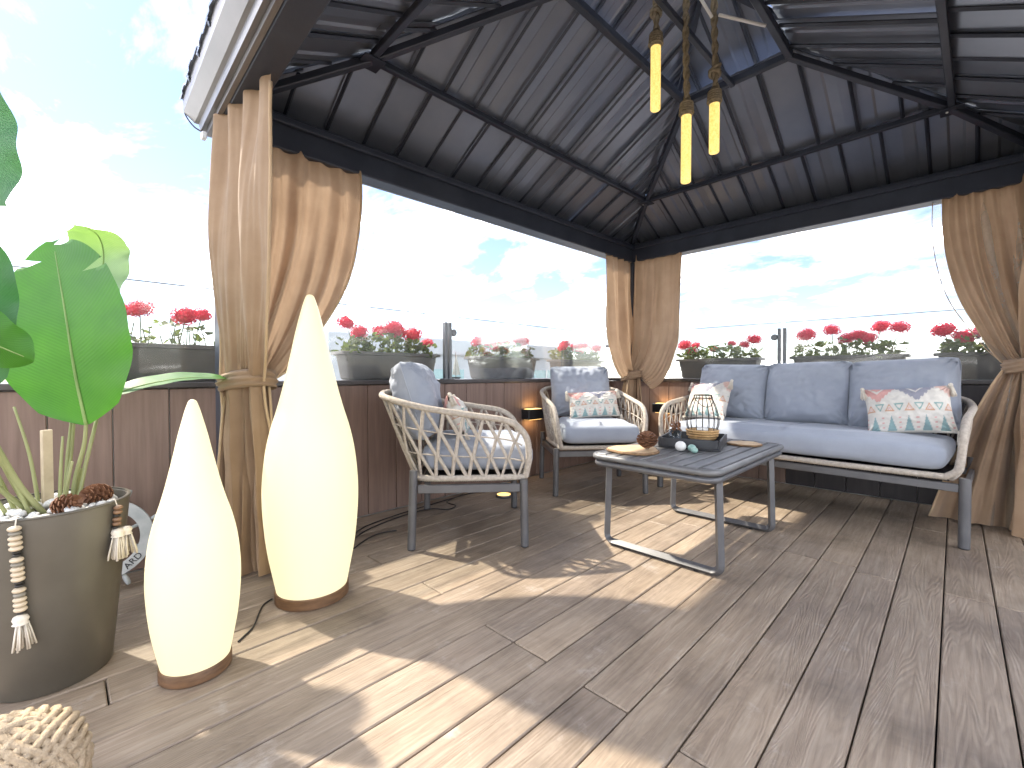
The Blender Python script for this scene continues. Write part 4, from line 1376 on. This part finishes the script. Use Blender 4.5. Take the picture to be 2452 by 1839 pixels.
cable('lamp_cord', 'thin dark cord on the deck running between the two glowing lamps', [(-1.66, .40, .004), (-1.72, .46, .004), (-1.80, .50, .004), (-1.86, .535, .004), (-1.88, .57, .006)], 0.003)
cable('power_cable', 'black cable lying along the foot of the wall behind the armchair', [(-2.15, .98, .005), (-2.30, 1.10, .005), (-2.40, 1.22, .005), (-2.46, 1.45, .005), (-2.50, 1.75, .005), (-2.53, 2.1, .005), (-2.55, 2.5, .005)])
cable('power_cable', 'second black cable looping under the side of the near armchair', [(-2.2, 1.02, .005), (-2.34, 1.2, .005), (-2.42, 1.48, .006), (-2.42, 1.68, .006), (-2.33, 1.76, .005), (-2.36, 1.85, .005), (-2.47, 1.86, .006), (-2.53, 2.05, .009)])
cable('power_cable', 'short black cable end beside the tall glowing lamp', [(-2.14, 1.03, .005), (-2.22, 1.15, .005), (-2.24, 1.24, .005), (-2.22, 1.32, .005)])
cl = []
for k in range(150):
    a = k * 2 * pi / 30; r = 0.19 + 0.03 * sin(k * .37); cl.append((-1.86 + cos(a) * r, 3.74 + sin(a) * r * .7, 0.006 + 0.004 * k / 30 + .004 * sin(k * .9)))
m = MB(); m.tube(cl, 0.0048, 6); tag(m.build('cable_coil', 'cable', None, True), 'coiled black cable on the deck in front of the corner curtain', 'cable')

# puck light at the wall foot
t = thing('puck_light', 'small lit round amber light on the deck behind the near armchair', 'light', (-2.30, 2.24, 0))
m = MB(); m.lathe([(.055, 0), (.058, .004), (.058, .014), (.05, .018)], 28); m.build('housing', 'alu', t)
m = MB(); m.lathe([(.049, .0185), (.03, .022), (.0005, .023)], 28, cap=False); m.build('lens', 'puck', t, True)

# ------------------------------------------------------------------ wall lights
def sconce(label, loc, axis, power=0.055):
    t = thing('wall_light', label, 'wall light', loc)
    s = (0.09, 0.20, 0.085) if axis == 'y' else (0.20, 0.09, 0.085)
    m = MB(); m.box((0, 0, 0), s, .006); m.build('housing', 'black', t)
    for k in (-1, 1):
        m = MB(); m.box((0, 0, k * .0445), (s[0] * .7, s[1] * .75, .003)); m.build('light_strip', 'strip', t)
        ld = bpy.data.lights.new('glow', 'AREA'); ld.shape = 'RECTANGLE'; ld.size = .12; ld.size_y = .03; ld.energy = power; ld.color = (1.0, .62, .25)
        lo = bpy.data.objects.new('glow', ld); COL.objects.link(lo); lo.parent = t
        lo.location = (0, 0, k * .05); lo.rotation_euler = (pi if k > 0 else 0, 0, pi / 2 if axis == 'y' else 0)
    return t
sconce('black box wall light glowing amber on the brown wall between the armchairs', (WX + .05, 2.83, 0.545), 'y')
sconce('black box wall light glowing amber on the wall behind the corner curtain and sofa', (-1.98, WY - .05, 0.56), 'x', 0.04)

# ------------------------------------------------------------------ pendant lamps
def pendant(label, xy, zb, zt, ztop, knot=None):
    t = thing('pendant_lamp', label, 'pendant lamp', (xy[0], xy[1], zb), group='rope pendant lamps under the gazebo peak')
    ln = zt - zb
    m = MB(); m.lathe([(.001, 0), (.022, 0), (.0245, .004), (.0245, ln)], 24); m.build('glass_tube', 'bulb', t, False); smooth_by_angle(t.children[0], 40)
    m = MB(); m.lathe([(.029, ln - .01), (.031, ln + .01), (.024, ln + .06), (.016, ln + .075), (.001, ln + .075)], 20); m.build('socket', 'hemp', t, True)
    for k in range(5):
        z = ln + .004 + k * .012
        tube_obj('rope_wrap', [(cos(2 * pi * q / 24) * (.031 - k * .001), sin(2 * pi * q / 24) * (.031 - k * .001), z) for q in range(24)], .0065, 'hemp', t, 6, True)
    H_ = ztop - zb; pts = []
    rs = random.Random(int(zb * 100))
    for st in range(2):
        pts = []
        n = int((H_ - ln - .06) / .012)
        for k in range(n + 1):
            z = ln + .06 + (H_ - ln - .06) * k / n; a = k * .55 + st * pi
            pts.append((cos(a) * .0075 + .006 * sin(z * 6), sin(a) * .0075, z))
        tube_obj('rope', pts, .0105, 'hemp', t, 6)
    if knot:
        pts = []
        for k in range(40):
            a = 2 * pi * k / 13; pts.append((cos(a) * .024, sin(a) * .018, knot - zb + .02 * sin(a * .6) + .0008 * k))
        tube_obj('knot', pts, .009, 'hemp', t, 6)
    return t
pendant('rope pendant lamp with glowing tube, hanging highest of the three', (-1.101, 2.147), 2.222, 2.545, 2.96, 2.70)
pendant('rope pendant lamp with glowing tube, hanging lowest of the three', (-0.989, 2.257), 1.858, 2.20, 2.97)
pendant('rope pendant lamp with glowing tube and a knotted rope, nearest the sofa', (-0.888, 2.358), 2.008, 2.260, 2.93, 2.40)

# ------------------------------------------------------------------ potted broad-leaf plant
PX, PY = -1.888, -0.026
pot = thing('plant_pot', 'large olive brown tapered plant pot beside the shorter lamp', 'pot', (PX, PY, 0))
m = MB(); m.lathe([(.128, 0), (.133, .004), (.180, .495), (.180, .501), (.176, .503), (.172, .501), (.170, .46), (.12, .40)], 72, cap=False)
o = m.build('pot_body', 'pot', pot); smooth_by_angle(o, 50)
m = MB(); m.lathe([(.1735, .4995), (.182, .4995), (.1825, .503), (.181, .506), (.1735, .506)], 72, cap=False); o = m.build('rim', 'pot', pot, True)
m = MB(); m.lathe([(.168, .462), (.12, .474), (.001, .478)], 40, cap=False); m.build('soil', 'soil', pot, True)
m = MB(); m.lathe([(.127, .0005), (.127, .002)], 40); m.build('underside', 'pot', pot)

plant = thing('broad_leaf_plant', 'broad green leaved plant growing from the olive pot', 'plant', (PX, PY, 0.462))
def wl_(p): return Vector((p[0] - PX, p[1] - PY, p[2] - 0.462))
def leaf(mid, side, hw, mat='leaf', slits=(), cup=0.10, lastw=0.08, basew=0.35, wav=0.006, seed=0, rib=True, peak=0.42, tp=2.3):
    mid = catmull([wl_(p) for p in mid], 10)
    N = 46; mid = resample(mid, N + 1); S = Vector(side).normalized()
    def wprof(s):
        # rounded base, widest below the middle, blunt tip
        if s < peak:
            k = s / peak; return basew + (1 - basew) * sin(k * pi / 2) ** 0.75 if s > 0.0 else basew * .6
        k = (s - peak) / (1 - peak); return max(lastw, max(0, 1 - k ** tp) ** 0.6)
    def base_round(s): return min(1, sqrt(max(0, s / 0.06))) if s < .06 else 1
    rows = []
    ss = [i / N for i in range(N + 1)]
    cut = {}
    extra = []
    for (s0, sd, u0) in slits:
        i = round(s0 * N); cut[(i, sd)] = u0
    nu = 12
    m = MB(); vs = []; uv = []; idx = {}
    def pos(i, u, ds):
        s = min(1, max(0, i / N + ds))
        f = s * N; j = min(N - 1, int(f)); k = f - j
        c = mid[j].lerp(mid[j + 1], k)
        tan = (mid[min(N, j + 1)] - mid[max(0, j - 1)]).normalized()
        sv = (S - tan * S.dot(tan)).normalized(); nv = sv.cross(tan)
        w = hw * wprof(i / N) * base_round(max(i / N, .004))
        x = u * w
        lift = cup * abs(u) ** 1.4 * w + wav * sin(i * .55 + (3 if u > 0 else 0) + seed) * abs(u) ** 2
        # blades run forward towards the margin
        fwd = 0.13 * abs(u) ** 1.3 * w
        return c + sv * x + nv * lift + tan * fwd
    for i in range(N + 1):
        for side_ in (-1, 1):
            u0 = cut.get((i, side_))
            for k in range(nu + 1):
                u = side_ * k / nu
                if k == 0 and side_ == 1:
                    idx[(i, 1, 0, 0)] = idx[(i, 1, 0, 1)] = idx[(i, -1, 0, 0)]; continue
                if u0 is not None and abs(u) > u0:
                    g_ = 0.030 * (abs(u) - u0) / (1 - u0 + .01)
                    for v_, ds in ((0, -g_), (1, g_)):
                        idx[(i, side_, k, v_)] = len(vs); vs.append(pos(i, u, ds)); uv.append((.5 + u / 2, i / N))
                else:
                    idx[(i, side_, k, 0)] = idx[(i, side_, k, 1)] = len(vs); vs.append(pos(i, u, 0)); uv.append((.5 + u / 2, i / N))
    fs = []
    for i in range(N):
        for side_ in (-1, 1):
            for k in range(nu):
                q = (idx[(i, side_, k, 1)], idx[(i, side_, k + 1, 1)], idx[(i + 1, side_, k + 1, 0)], idx[(i + 1, side_, k, 0)])
                fs.append(q if side_ > 0 else tuple(reversed(q)))
    m.add(vs, fs); m.uv = uv
    o = m.build('leaf', mat, plant, True)
    if rib:
        r = MB(); r.tube([p - Vector((0, 0, 0)) for p in mid[:N - 2]], lambda t: lerp(0.0052, 0.0012, t), 6); r.build('midrib', 'midrib', o, True)
    return o
def stem(pts, r0=0.007, r1=0.0045):
    m = MB(); m.tube(catmull([wl_(p) for p in pts], 8), lambda t: lerp(r0, r1, t), 8); return m.build('stem', 'stem', plant, True)
CR = (0.7108, 0.7034, 0.0)
leaf([(-1.905, .056, .725), (-1.912, .034, .88), (-1.925, .018, 1.04), (-1.965, .004, 1.18), (-2.015, -.008, 1.298)], CR, 0.205, 'leaf', ((.90, -1, .45), (.97, 1, .06), (.76, 1, .52)), 0.10, seed=1, peak=.36, tp=1.9, wav=.003)
leaf([(-1.70, -.30, 1.05), (-1.68, -.22, 1.02), (-1.66, -.13, .965), (-1.645, -.045, .915)], (0.35, 0.10, 0.93), 0.075, 'leaf', (), 0.25, seed=2)
leaf([(-1.545, -.225, 1.62), (-1.52, -.15, 1.50), (-1.505, -.115, 1.39), (-1.50, -.088, 1.25)], CR, 0.075, 'leaf_dark', (), 0.2, seed=3, lastw=.2)
leaf([(-2.34, .08, 1.06), (-2.38, .105, 1.20), (-2.41, .13, 1.34), (-2.37, .115, 1.415), (-2.26, .07, 1.42)], CR, 0.12, 'leaf_pale', (), 0.12, seed=4, lastw=.25)
leaf([(-2.06, .10, .80), (-2.12, .22, .842), (-2.15, .34, .866), (-2.155, .45, .868), (-2.15, .50, .862)], (0.94, 0.10, -0.20), 0.075, 'leaf', (), 0.12, seed=5, lastw=.15, wav=.001)
leaf([(-1.80, -.13, .84), (-1.79, -.135, .98), (-1.765, -.125, 1.12), (-1.73, -.13, 1.24)], (0.2, 0.9, 0.1), 0.06, 'leaf_dark', (), 0.2, seed=6)
stem([(-1.915, .02, .46), (-1.925, .03, .56), (-1.912, .05, .66), (-1.905, .056, .735)])
stem([(-1.905, .03, .46), (-1.93, .05, .58), (-1.96, .075, .70), (-2.06, .10, .80)], .006)
stem([(-1.93, .0, .46), (-1.97, .02, .62), (-2.1, .04, .85), (-2.28, .06, .98), (-2.34, .08, 1.06)], .006)
stem([(-1.90, -.05, .46), (-1.86, -.14, .60), (-1.78, -.25, .85), (-1.70, -.30, 1.05)], .007)
stem([(-1.93, -.06, .46), (-1.82, -.12, .68), (-1.80, -.13, .84)], .008)
stem([(-1.88, -.03, .46), (-1.84, -.10, .62), (-1.72, -.20, 1.0), (-1.61, -.25, 1.45), (-1.545, -.225, 1.62)], .008)
for i, (dx, dy, h, tx, ty) in enumerate(((-.02, .03, .16, .0, .02), (-.035, .045, .20, -.03, .03), (.0, .02, .24, -.01, .01), (-.05, .03, .28, -.06, .02), (-.06, -.02, .33, -.03, -.05), (.02, -.03, .30, .05, -.13), (-.03, -.06, .36, .04, -.15), (-.045, .05, .13, -.02, .02), (.01, -.07, .22, .07, -.12))):
    stem([(PX + dx, PY + dy, .455), (PX + dx + tx * .4, PY + dy + ty * .4, .455 + h * .55), (PX + dx + tx, PY + dy + ty, .455 + h)], .0055, .003)
m = MB(); m.box((0, 0, 0.12), (0.010, 0.030, 0.26), .002, Matrix.Rotation(radians(40), 3, 'Z'))  # plain upright beige strip, added for the pale stripe behind the stems
m.v = [(x - 0.075, y - .005, z) for x, y, z in m.v]; m.build('beige_strip', 'bead_pale', plant)

rs = random.Random(19)
pm = []
for k in range(4):
    m = MB(); prof = [(max(1e-4, sin(pi * q / 8)), -cos(pi * q / 8)) for q in range(9)]; m.lathe(prof, 10, cap=False)
    m.v = [tuple(Vector(p) * (1 + .22 * mnoise.noise(Vector(p) * 1.1 + Vector((k * 5, 0, 0))))) for p in m.v]
    me = m.mesh('pebble', True); me.materials.append(M['pebble']); pm.append(me)
placed = []
for k in range(1200):
    a = rs.uniform(0, 2 * pi); q = 0.145 * sqrt(rs.uniform(0.12, 1))
    x, y = PX + cos(a) * q, PY + sin(a) * q; r = rs.uniform(.010, .0185)
    if any((x - px) ** 2 + (y - py) ** 2 < (0.92 * (r + pr)) ** 2 for px, py, pr in placed): continue
    placed.append((x, y, r))
    o = link('pebble', pm[k % 4], None, (x, y, .484 + rs.uniform(0, .010)), rot=(rs.uniform(-.5, .5), rs.uniform(-.5, .5), rs.uniform(0, 6)), scale=(r * 1.25, r, r * .78))
    tag(o, 'white rounded pebble lying on the soil inside the olive pot', 'pebble', 'white pebbles in the olive pot')
    if len(placed) >= 62: break
pine_cone('long brown pine cone lying among the pebbles in the olive pot', (-1.862, .078, .513), .030, .10, 14, (1.4, 0.2, 0.9))
pine_cone('dark pine cone at the front edge of the pebbles in the olive pot', (-1.80, .005, .508), .027, .075, 15, (1.3, .4, 2.2))

def garland(label, a, z0, seq, tz, seed, tassels=1, group=None):
    """beads strung down the outside of the pot at angle a"""
    c = Vector((cos(a), sin(a), 0))
    def P3(z, out=0.008):
        r = 0.133 + (0.18 - 0.133) * z / .495
        return Vector((PX, PY, z)) + c * (r + out)
    p0 = P3(z0)
    t = thing('bead_garland', label, 'garland', p0)
    z = z0
    m = MB(); m.tube([P3(.508, -.012) - p0, P3(.512, .0) - p0, P3(z0, .008) - p0, P3(tz + .01) - p0], .0015, 5); m.build('string', 'tassel', t)
    for ch in seq:
        if ch == 'k': hgt, r, mat = .0085, .0095, 'bead_black'
        elif ch == 'g': hgt, r, mat = .0115, .0125, 'bead_grey'
        elif ch == 'b': hgt, r, mat = .013, .0115, 'bead_brown'
        else: hgt, r, mat = .0135, .0135, 'bead_pale'
        zc = z - hgt / 2
        b = MB(); b.lathe([(max(1e-4, r * sin(pi * q / 8) ** .8), -hgt * .52 * cos(pi * q / 8)) for q in range(9)], 16, cap=False)
        b.build('bead', mat, t, True, P3(zc, r) - p0); z -= hgt
    for q in range(tassels):
        tt = tassel_obj(t, (0, 0, 0), .085, .027, seed + q)
        tt.location = P3(z - .003, .016) - p0 + Vector((-c.y, c.x, 0)) * .02 * q + c * .006 * q
    return t
garland('long pale and black bead garland with tassel hanging down the pot front', atan2(-.057, .17), .492, 'wgwwwkkwgwwwkkwgwwwk', .21, 40)
garland('short brown bead garland with two tassels on the pot side by the lamp', atan2(.135, .12), .492, 'bbkbbk', .41, 50, 2)

# ------------------------------------------------------------------ ship wheel leaning at the wall
t = thing('ship_wheel', 'weathered white ship wheel ornament leaning at the wall behind the pot', 'wheel', (-2.455, .12, 0))
Rw = Euler((0, radians(-12), radians(-12)), 'XYZ').to_matrix()
cw = Vector((0, 0, .205))
def wv(y, z, x=0): return cw + Rw @ Vector((x, y, z))
m = MB(); ring = []
N = 56
prof = [(-.022, .012), (.022, .012), (.022, -.012), (-.022, -.012)]
vs = []; fs = []
for k in range(N):
    a = 2 * pi * k / N
    for (o_, x_) in prof: vs.append(wv(cos(a) * (.135 + o_), sin(a) * (.135 + o_), x_))
for k in range(N):
    for q in range(4): fs.append((k * 4 + q, k * 4 + (q + 1) % 4, ((k + 1) % N) * 4 + (q + 1) % 4, ((k + 1) % N) * 4 + q))
m.add(vs, fs); m.build('rim', 'wheel', t)
m = MB(); m.tube([wv(0, 0, -.018), wv(0, 0, .018)], .034, 20); m.build('hub', 'wheel', t)
for k in range(8):
    a = 2 * pi * (k + .5) / 8
    m = MB(); m.tube([wv(cos(a) * q, sin(a) * q) for q in (.03, .07, .115)], .007, 8); sp = m.build('spoke', 'wheel', t, True)
    m = MB(); m.tube([wv(cos(a) * q, sin(a) * q) for q in (.157, .17, .185, .198, .206)], lambda u: .006 + .004 * sin(pi * min(1, u * 1.05)), 8); m.build('handle', 'wheel', sp, True)
fc = bpy.data.curves.new('lettering', 'FONT'); fc.body = 'ARD'; fc.size = .034; fc.extrude = .0008; fc.align_x = 'CENTER'; fc.align_y = 'CENTER'
fc.materials.append(M['ink'])
fo = bpy.data.objects.new('lettering', fc); COL.objects.link(fo); fo.parent = t
a = radians(-47)
fo.location = wv(cos(a) * .135, sin(a) * .135, .0135)
fm = Rw @ Matrix(((0, 0, 1), (1, 0, 0), (0, 1, 0))) @ Matrix.Rotation(a + pi / 2, 3, 'Z')
fo.rotation_euler = fm.to_euler()
bpy.context.view_layer.update()
lm_ = bpy.data.meshes.new_from_object(fo.evaluated_get(bpy.context.evaluated_depsgraph_get()))
lm_.materials.clear(); lm_.materials.append(M['ink'])
fl = link('lettering', lm_, t, tuple(fo.location), rot=tuple(fo.rotation_euler))
bpy.data.objects.remove(fo); fl.name = 'lettering'

# ------------------------------------------------------------------ jute rope ball
bx, by, br = -1.262, -0.075, 0.108
t = thing('rope_ball', 'knotted jute rope ball on the deck in front of the pot', 'ornament', (bx, by, 0))
rs = random.Random(2)
Rb = Euler((radians(28), radians(-35), radians(20))).to_matrix()
m = MB(); m.lathe([(max(1e-4, br * .80 * sin(pi * k / 16)), -br * .80 * cos(pi * k / 16)) for k in range(17)], 32, (0, 0, br + .004), False); m.build('core', 'bark', t, True)
for ax in range(3):
    n = 9
    for k in range(n):
        o_ = (-.62 + 1.24 * k / (n - 1)) * br
        r_ = sqrt(br * br * .90 - o_ * o_)
        pts = []
        for q in range(60):
            a = 2 * pi * q / 60
            # the three bundles pass over and under one another
            bulge = 1 + 0.075 * cos(2 * a + (0 if ax % 2 else pi)) + .012 * sin(a * 7 + k)
            x, y = cos(a) * r_ * bulge, sin(a) * r_ * bulge
            p = [0, 0, 0]; p[ax] = o_ + .002 * sin(a * 5 + k); p[(ax + 1) % 3] = x; p[(ax + 2) % 3] = y
            v = Rb @ Vector(p); pts.append((v.x, v.y, v.z + br + .004))
        mm = MB(); mm.tube(pts, .0083, 8, True); mm.build('rope_strand', 'jute', t, True)

# ------------------------------------------------------------------ planters with geraniums
rs = random.Random(77)
def petal_head(seed):
    q = random.Random(seed); m = MB()
    for k in range(46):
        z = 1 - 1.75 * (k + .5) / 46; a = k * 2.39996 + q.uniform(-.2, .2); s = sqrt(max(0, 1 - z * z))
        n = Vector((cos(a) * s, sin(a) * s, z)); c = n * q.uniform(.78, 1.0)
        u = n.orthogonal().normalized(); w = n.cross(u)
        for p_ in range(4):
            b = 2 * pi * p_ / 4 + q.uniform(-.4, .4); d = u * cos(b) + w * sin(b); e = n.cross(d)
            r = q.uniform(.26, .38)
            m.add([c, c + d * r * .6 + e * r * .36 + n * .05, c + d * r + n * q.uniform(-.06, .1), c + d * r * .6 - e * r * .36 + n * .05], [(0, 1, 2, 3)])
    m.lathe([(max(1e-4, .72 * sin(pi * k / 8)), -.72 * cos(pi * k / 8)) for k in range(9)], 10, cap=False)
    me = m.mesh('flower_head'); me.materials.append(M['petal']); return me
HEADS = [petal_head(k) for k in range(4)]
def planter(label, glabel, center, rotz, heads, L_=0.74, leafy=1.0, tall=1.0, seed=0):
    q = random.Random(seed)
    h, w = 0.182, 0.20
    t = thing('planter_box', label, 'planter', center, rotz)
    def ring(l, w_, z, r=0.03, seg=5):
        out = []
        for cx_, cy_, a0 in ((1, 1, 0), (-1, 1, pi / 2), (-1, -1, pi), (1, -1, 3 * pi / 2)):
            for k in range(seg):
                a = a0 + (pi / 2) * k / (seg - 1); out.append((cx_ * (l / 2 - r) + r * cos(a), cy_ * (w_ / 2 - r) + r * sin(a), z))
        return out
    rings = [ring(L_ - .12, w - .06, 0.001), ring(L_ - .10, w - .045, .012), ring(L_ - .05, w - .02, h - .02)]
    rim = [ring(L_ - .05, w - .02, h - .022), ring(L_, w + .015, h - .020), ring(L_, w + .015, h - .002), ring(L_ - .01, w + .005, h), ring(L_ - .05, w - .03, h), ring(L_ - .06, w - .04, h - .04)]
    def loft(rs_, cap0):
        m = MB(); n = len(rs_[0]); fs = []
        for i in range(len(rs_) - 1):
            for k in range(n): fs.append((i * n + k, i * n + (k + 1) % n, (i + 1) * n + (k + 1) % n, (i + 1) * n + k))
        if cap0: fs.append(tuple(reversed(range(n))))
        m.add([p for r in rs_ for p in r], fs); return m
    o = loft(rings, True).build('box_body', 'planter', t); smooth_by_angle(o, 30)
    o = loft(rim, False).build('rim', 'planter', t); smooth_by_angle(o, 30)
    m = MB(); m.box((0, 0, h - .05), (L_ - .07, w - .05, .02)); m.build('soil', 'soil', t)
    # plant
    g = thing('geranium', glabel, 'flowers', (center[0], center[1], center[2] + h - .04), rotz)
    lm = MB(); ns = int(230 * leafy)
    for k in range(ns):
        x = q.uniform(-.46, .46) * L_; y = q.uniform(-.5, .5) * w * 1.05; hh = (0.03 + q.random() ** 1.2 * .15 * (1 - abs(x / L_) * .8)) * tall
        c = Vector((x, y, hh)); R = Euler((q.uniform(-.9, .9), q.uniform(-.9, .9), q.uniform(0, 6.3))).to_matrix(); r = q.uniform(.016, .030)
        n = 8; vs = [c + R @ Vector((0, 0, -r * .25))]
        for i in range(n):
            a = -2.7 + 5.4 * i / (n - 1); rad = r * (1 + .12 * (i % 2))
            vs.append(c + R @ Vector((cos(a) * rad, sin(a) * rad, .12 * r * (i % 2))))
        lm.add(vs, [(0, i, i + 1) for i in range(1, n)])
    o = lm.build('foliage', 'geranium_leaf', g); o['kind'] = 'stuff'
    sm = MB()
    for k in range(26):
        x = q.uniform(-.42, .42) * L_; y = q.uniform(-.3, .3) * w
        sm.tube([(x, y, 0), (x + q.uniform(-.03, .03), y + q.uniform(-.03, .03), q.uniform(.06, .15) * tall)], .0025, 4)
    sm.build('leaf_stalks', 'gstem', g)['kind'] = 'stuff'
    for i, (x, y, z, r) in enumerate(heads):
        pts = [(x * .8, y * .5, 0), (x * .9, y * .8, z * .5), (x, y, z - r * .4)]
        fh = link('flower_head', HEADS[i % 4], g, (x, y, z), rot=(q.uniform(-.3, .3), q.uniform(-.3, .3), q.uniform(0, 6)), scale=(r * 1.22, r * 1.22, r * .92))
        m2 = MB(); m2.tube(catmull(pts, 4), .0028, 5); m2.build('flower_stalk', 'gstem', g)
    return t
PZ = WH + 0.0005
pl = -2.775; pr_ = 4.295
def rh(n, seed, zs=(.15, .24), r=(.034, .05), dens=None):
    q = random.Random(seed); out = []
    for k in range(n):
        x = (-.42 + .84 * (k + .5) / n + q.uniform(-.05, .05)) * .74
        out.append((x, q.uniform(-.05, .05), q.uniform(*zs), q.uniform(*r)))
    return out
# along the armchair wall (local x runs along the wall, +x towards the camera end)
planter('taupe planter box on the wall behind the broad leaf plant', 'sparse red geraniums in the planter behind the broad leaf plant', (pl, .30, PZ), pi / 2, rh(5, 1, (.16, .21), (.04, .055)), leafy=.35, seed=1)
planter('taupe planter box on the wall between the tall lamp and the glass post', 'bright red geraniums in the planter between the tall lamp and the glass post', (pl, 1.60, PZ), pi / 2,
        [(-.30, .0, .225, .05), (-.20, .03, .175, .05), (-.07, .0, .19, .045), (.02, -.02, .215, .055), (.09, .02, .19, .05), (.19, .0, .18, .055), (.31, .0, .12, .04)], seed=2)
planter('taupe planter box on the wall just past the glass post', 'pinkish red geraniums in the planter just past the glass post', (pl, 2.70, PZ), pi / 2, rh(8, 3, (.14, .21), (.04, .052)), seed=3)
planter('taupe planter box on the wall near the corner above the armchair', 'red geraniums in the planter near the corner above the armchair', (pl, 3.75, PZ), pi / 2, rh(7, 4, (.13, .2), (.04, .052)), seed=4)
planter('taupe planter box on the wall between the corner curtain and the sofa post', 'red geraniums in the planter between the corner curtain and the sofa post', (-1.56, pr_, PZ), 0, [(-.32, 0, .18, .055), (-.26, .02, .12, .045), (.30, 0, .2, .05)] + rh(4, 5, (.13, .18), (.03, .04)), seed=5)
planter('taupe planter box on the wall behind the middle of the sofa', 'tall stalked red geraniums in the planter behind the middle of the sofa', (-.60, pr_, PZ), 0,
        [(-.27, 0, .215, .06), (-.10, .02, .245, .05), (.0, -.02, .17, .045), (.07, .0, .19, .05), (.13, -.01, .165, .05), (.20, .03, .25, .05), (.31, .0, .235, .05)], seed=6, leafy=.8)
planter('taupe planter box on the wall at the curtain end of the sofa', 'full red geraniums in the planter at the curtain end of the sofa', (.26, pr_, PZ), 0, [(-.32, 0, .20, .06), (-.22, 0, .15, .05), (-.12, .02, .19, .055), (-.05, -.02, .21, .055), (.0, .02, .22, .05)] + [(.1 + .08 * k, .0, .18, .05) for k in range(4)], seed=7)

# small sailing boat ornament
t = thing('sailboat_ornament', 'tiny white sailing boat ornament on the wall beside the glass post', 'ornament', (-2.655, 2.085, WH + .0005))
m = MB(); m.poly([(0, -.045, .018), (.0, .045, .018), (.0, .03, .002), (.0, -.03, .002)], (.016, 0, 0)); m.v = [(x - .008, y, z) for x, y, z in m.v]; m.build('hull', 'black', t)
m = MB(); m.tube([(0, 0, .015), (0, 0, .20)], .002, 6); m.build('mast', 'bead_brown', t)
m = MB(); m.poly([(0.001, .004, .03), (.001, .042, .035), (.001, .004, .185)], (.002, 0, 0)); m.build('sail', 'sail', t)
m = MB(); m.poly([(0.001, -.004, .03), (.001, -.004, .16), (.001, -.036, .035)], (.002, 0, 0)); m.build('sail', 'sail', t)

# ------------------------------------------------------------------ neighbouring roofs
def building(label, x0, x1, y0, y1, ztop, mat, wins):
    t = thing('building', label, 'building', ((x0 + x1) / 2, (y0 + y1) / 2, -15))
    cx_, cy_ = (x0 + x1) / 2, (y0 + y1) / 2
    m = MB(); m.box((0, 0, (ztop + 15) / 2 - .2), (x1 - x0, y1 - y0, ztop + 15 - .4)); m.build('wall', mat, t)
    m = MB(); m.box((0, 0, ztop + 15 - .2), (x1 - x0 + .2, y1 - y0 + .2, .4), .03); m.build('parapet', mat, t)
    ys = [y0 + (i + .5) * (y1 - y0) / wins for i in range(wins)]
    for zc in (ztop - 1.35, ztop - 4.3, ztop - 7.3):
        for y in ys:
            w = MB(); w.box((x1 - cx_ + .01, y - cy_, zc + 15), (.06, 1.1, 1.2)); wo = w.build('window', 'pane', t)
            f = MB(); f.box((x1 - cx_ + .05, y - cy_, zc + 15), (.03, .05, 1.2)); f.box((x1 - cx_ + .05, y - cy_, zc + 15 - .62), (.08, 1.2, .05)); f.build('frame', 'house', wo)
    return t
building('pale grey neighbouring building seen beyond the armchair side planters', -20, -9, 3.9, 11.5, 1.76, 'house2', 4)
building('far pale building beyond the corner of the terrace', -60, -45, 40, 58, -1.5, 'house', 6)
building('far pale building low on the horizon behind the sofa wall', -18, -6, 60, 75, -2.0, 'house', 5)
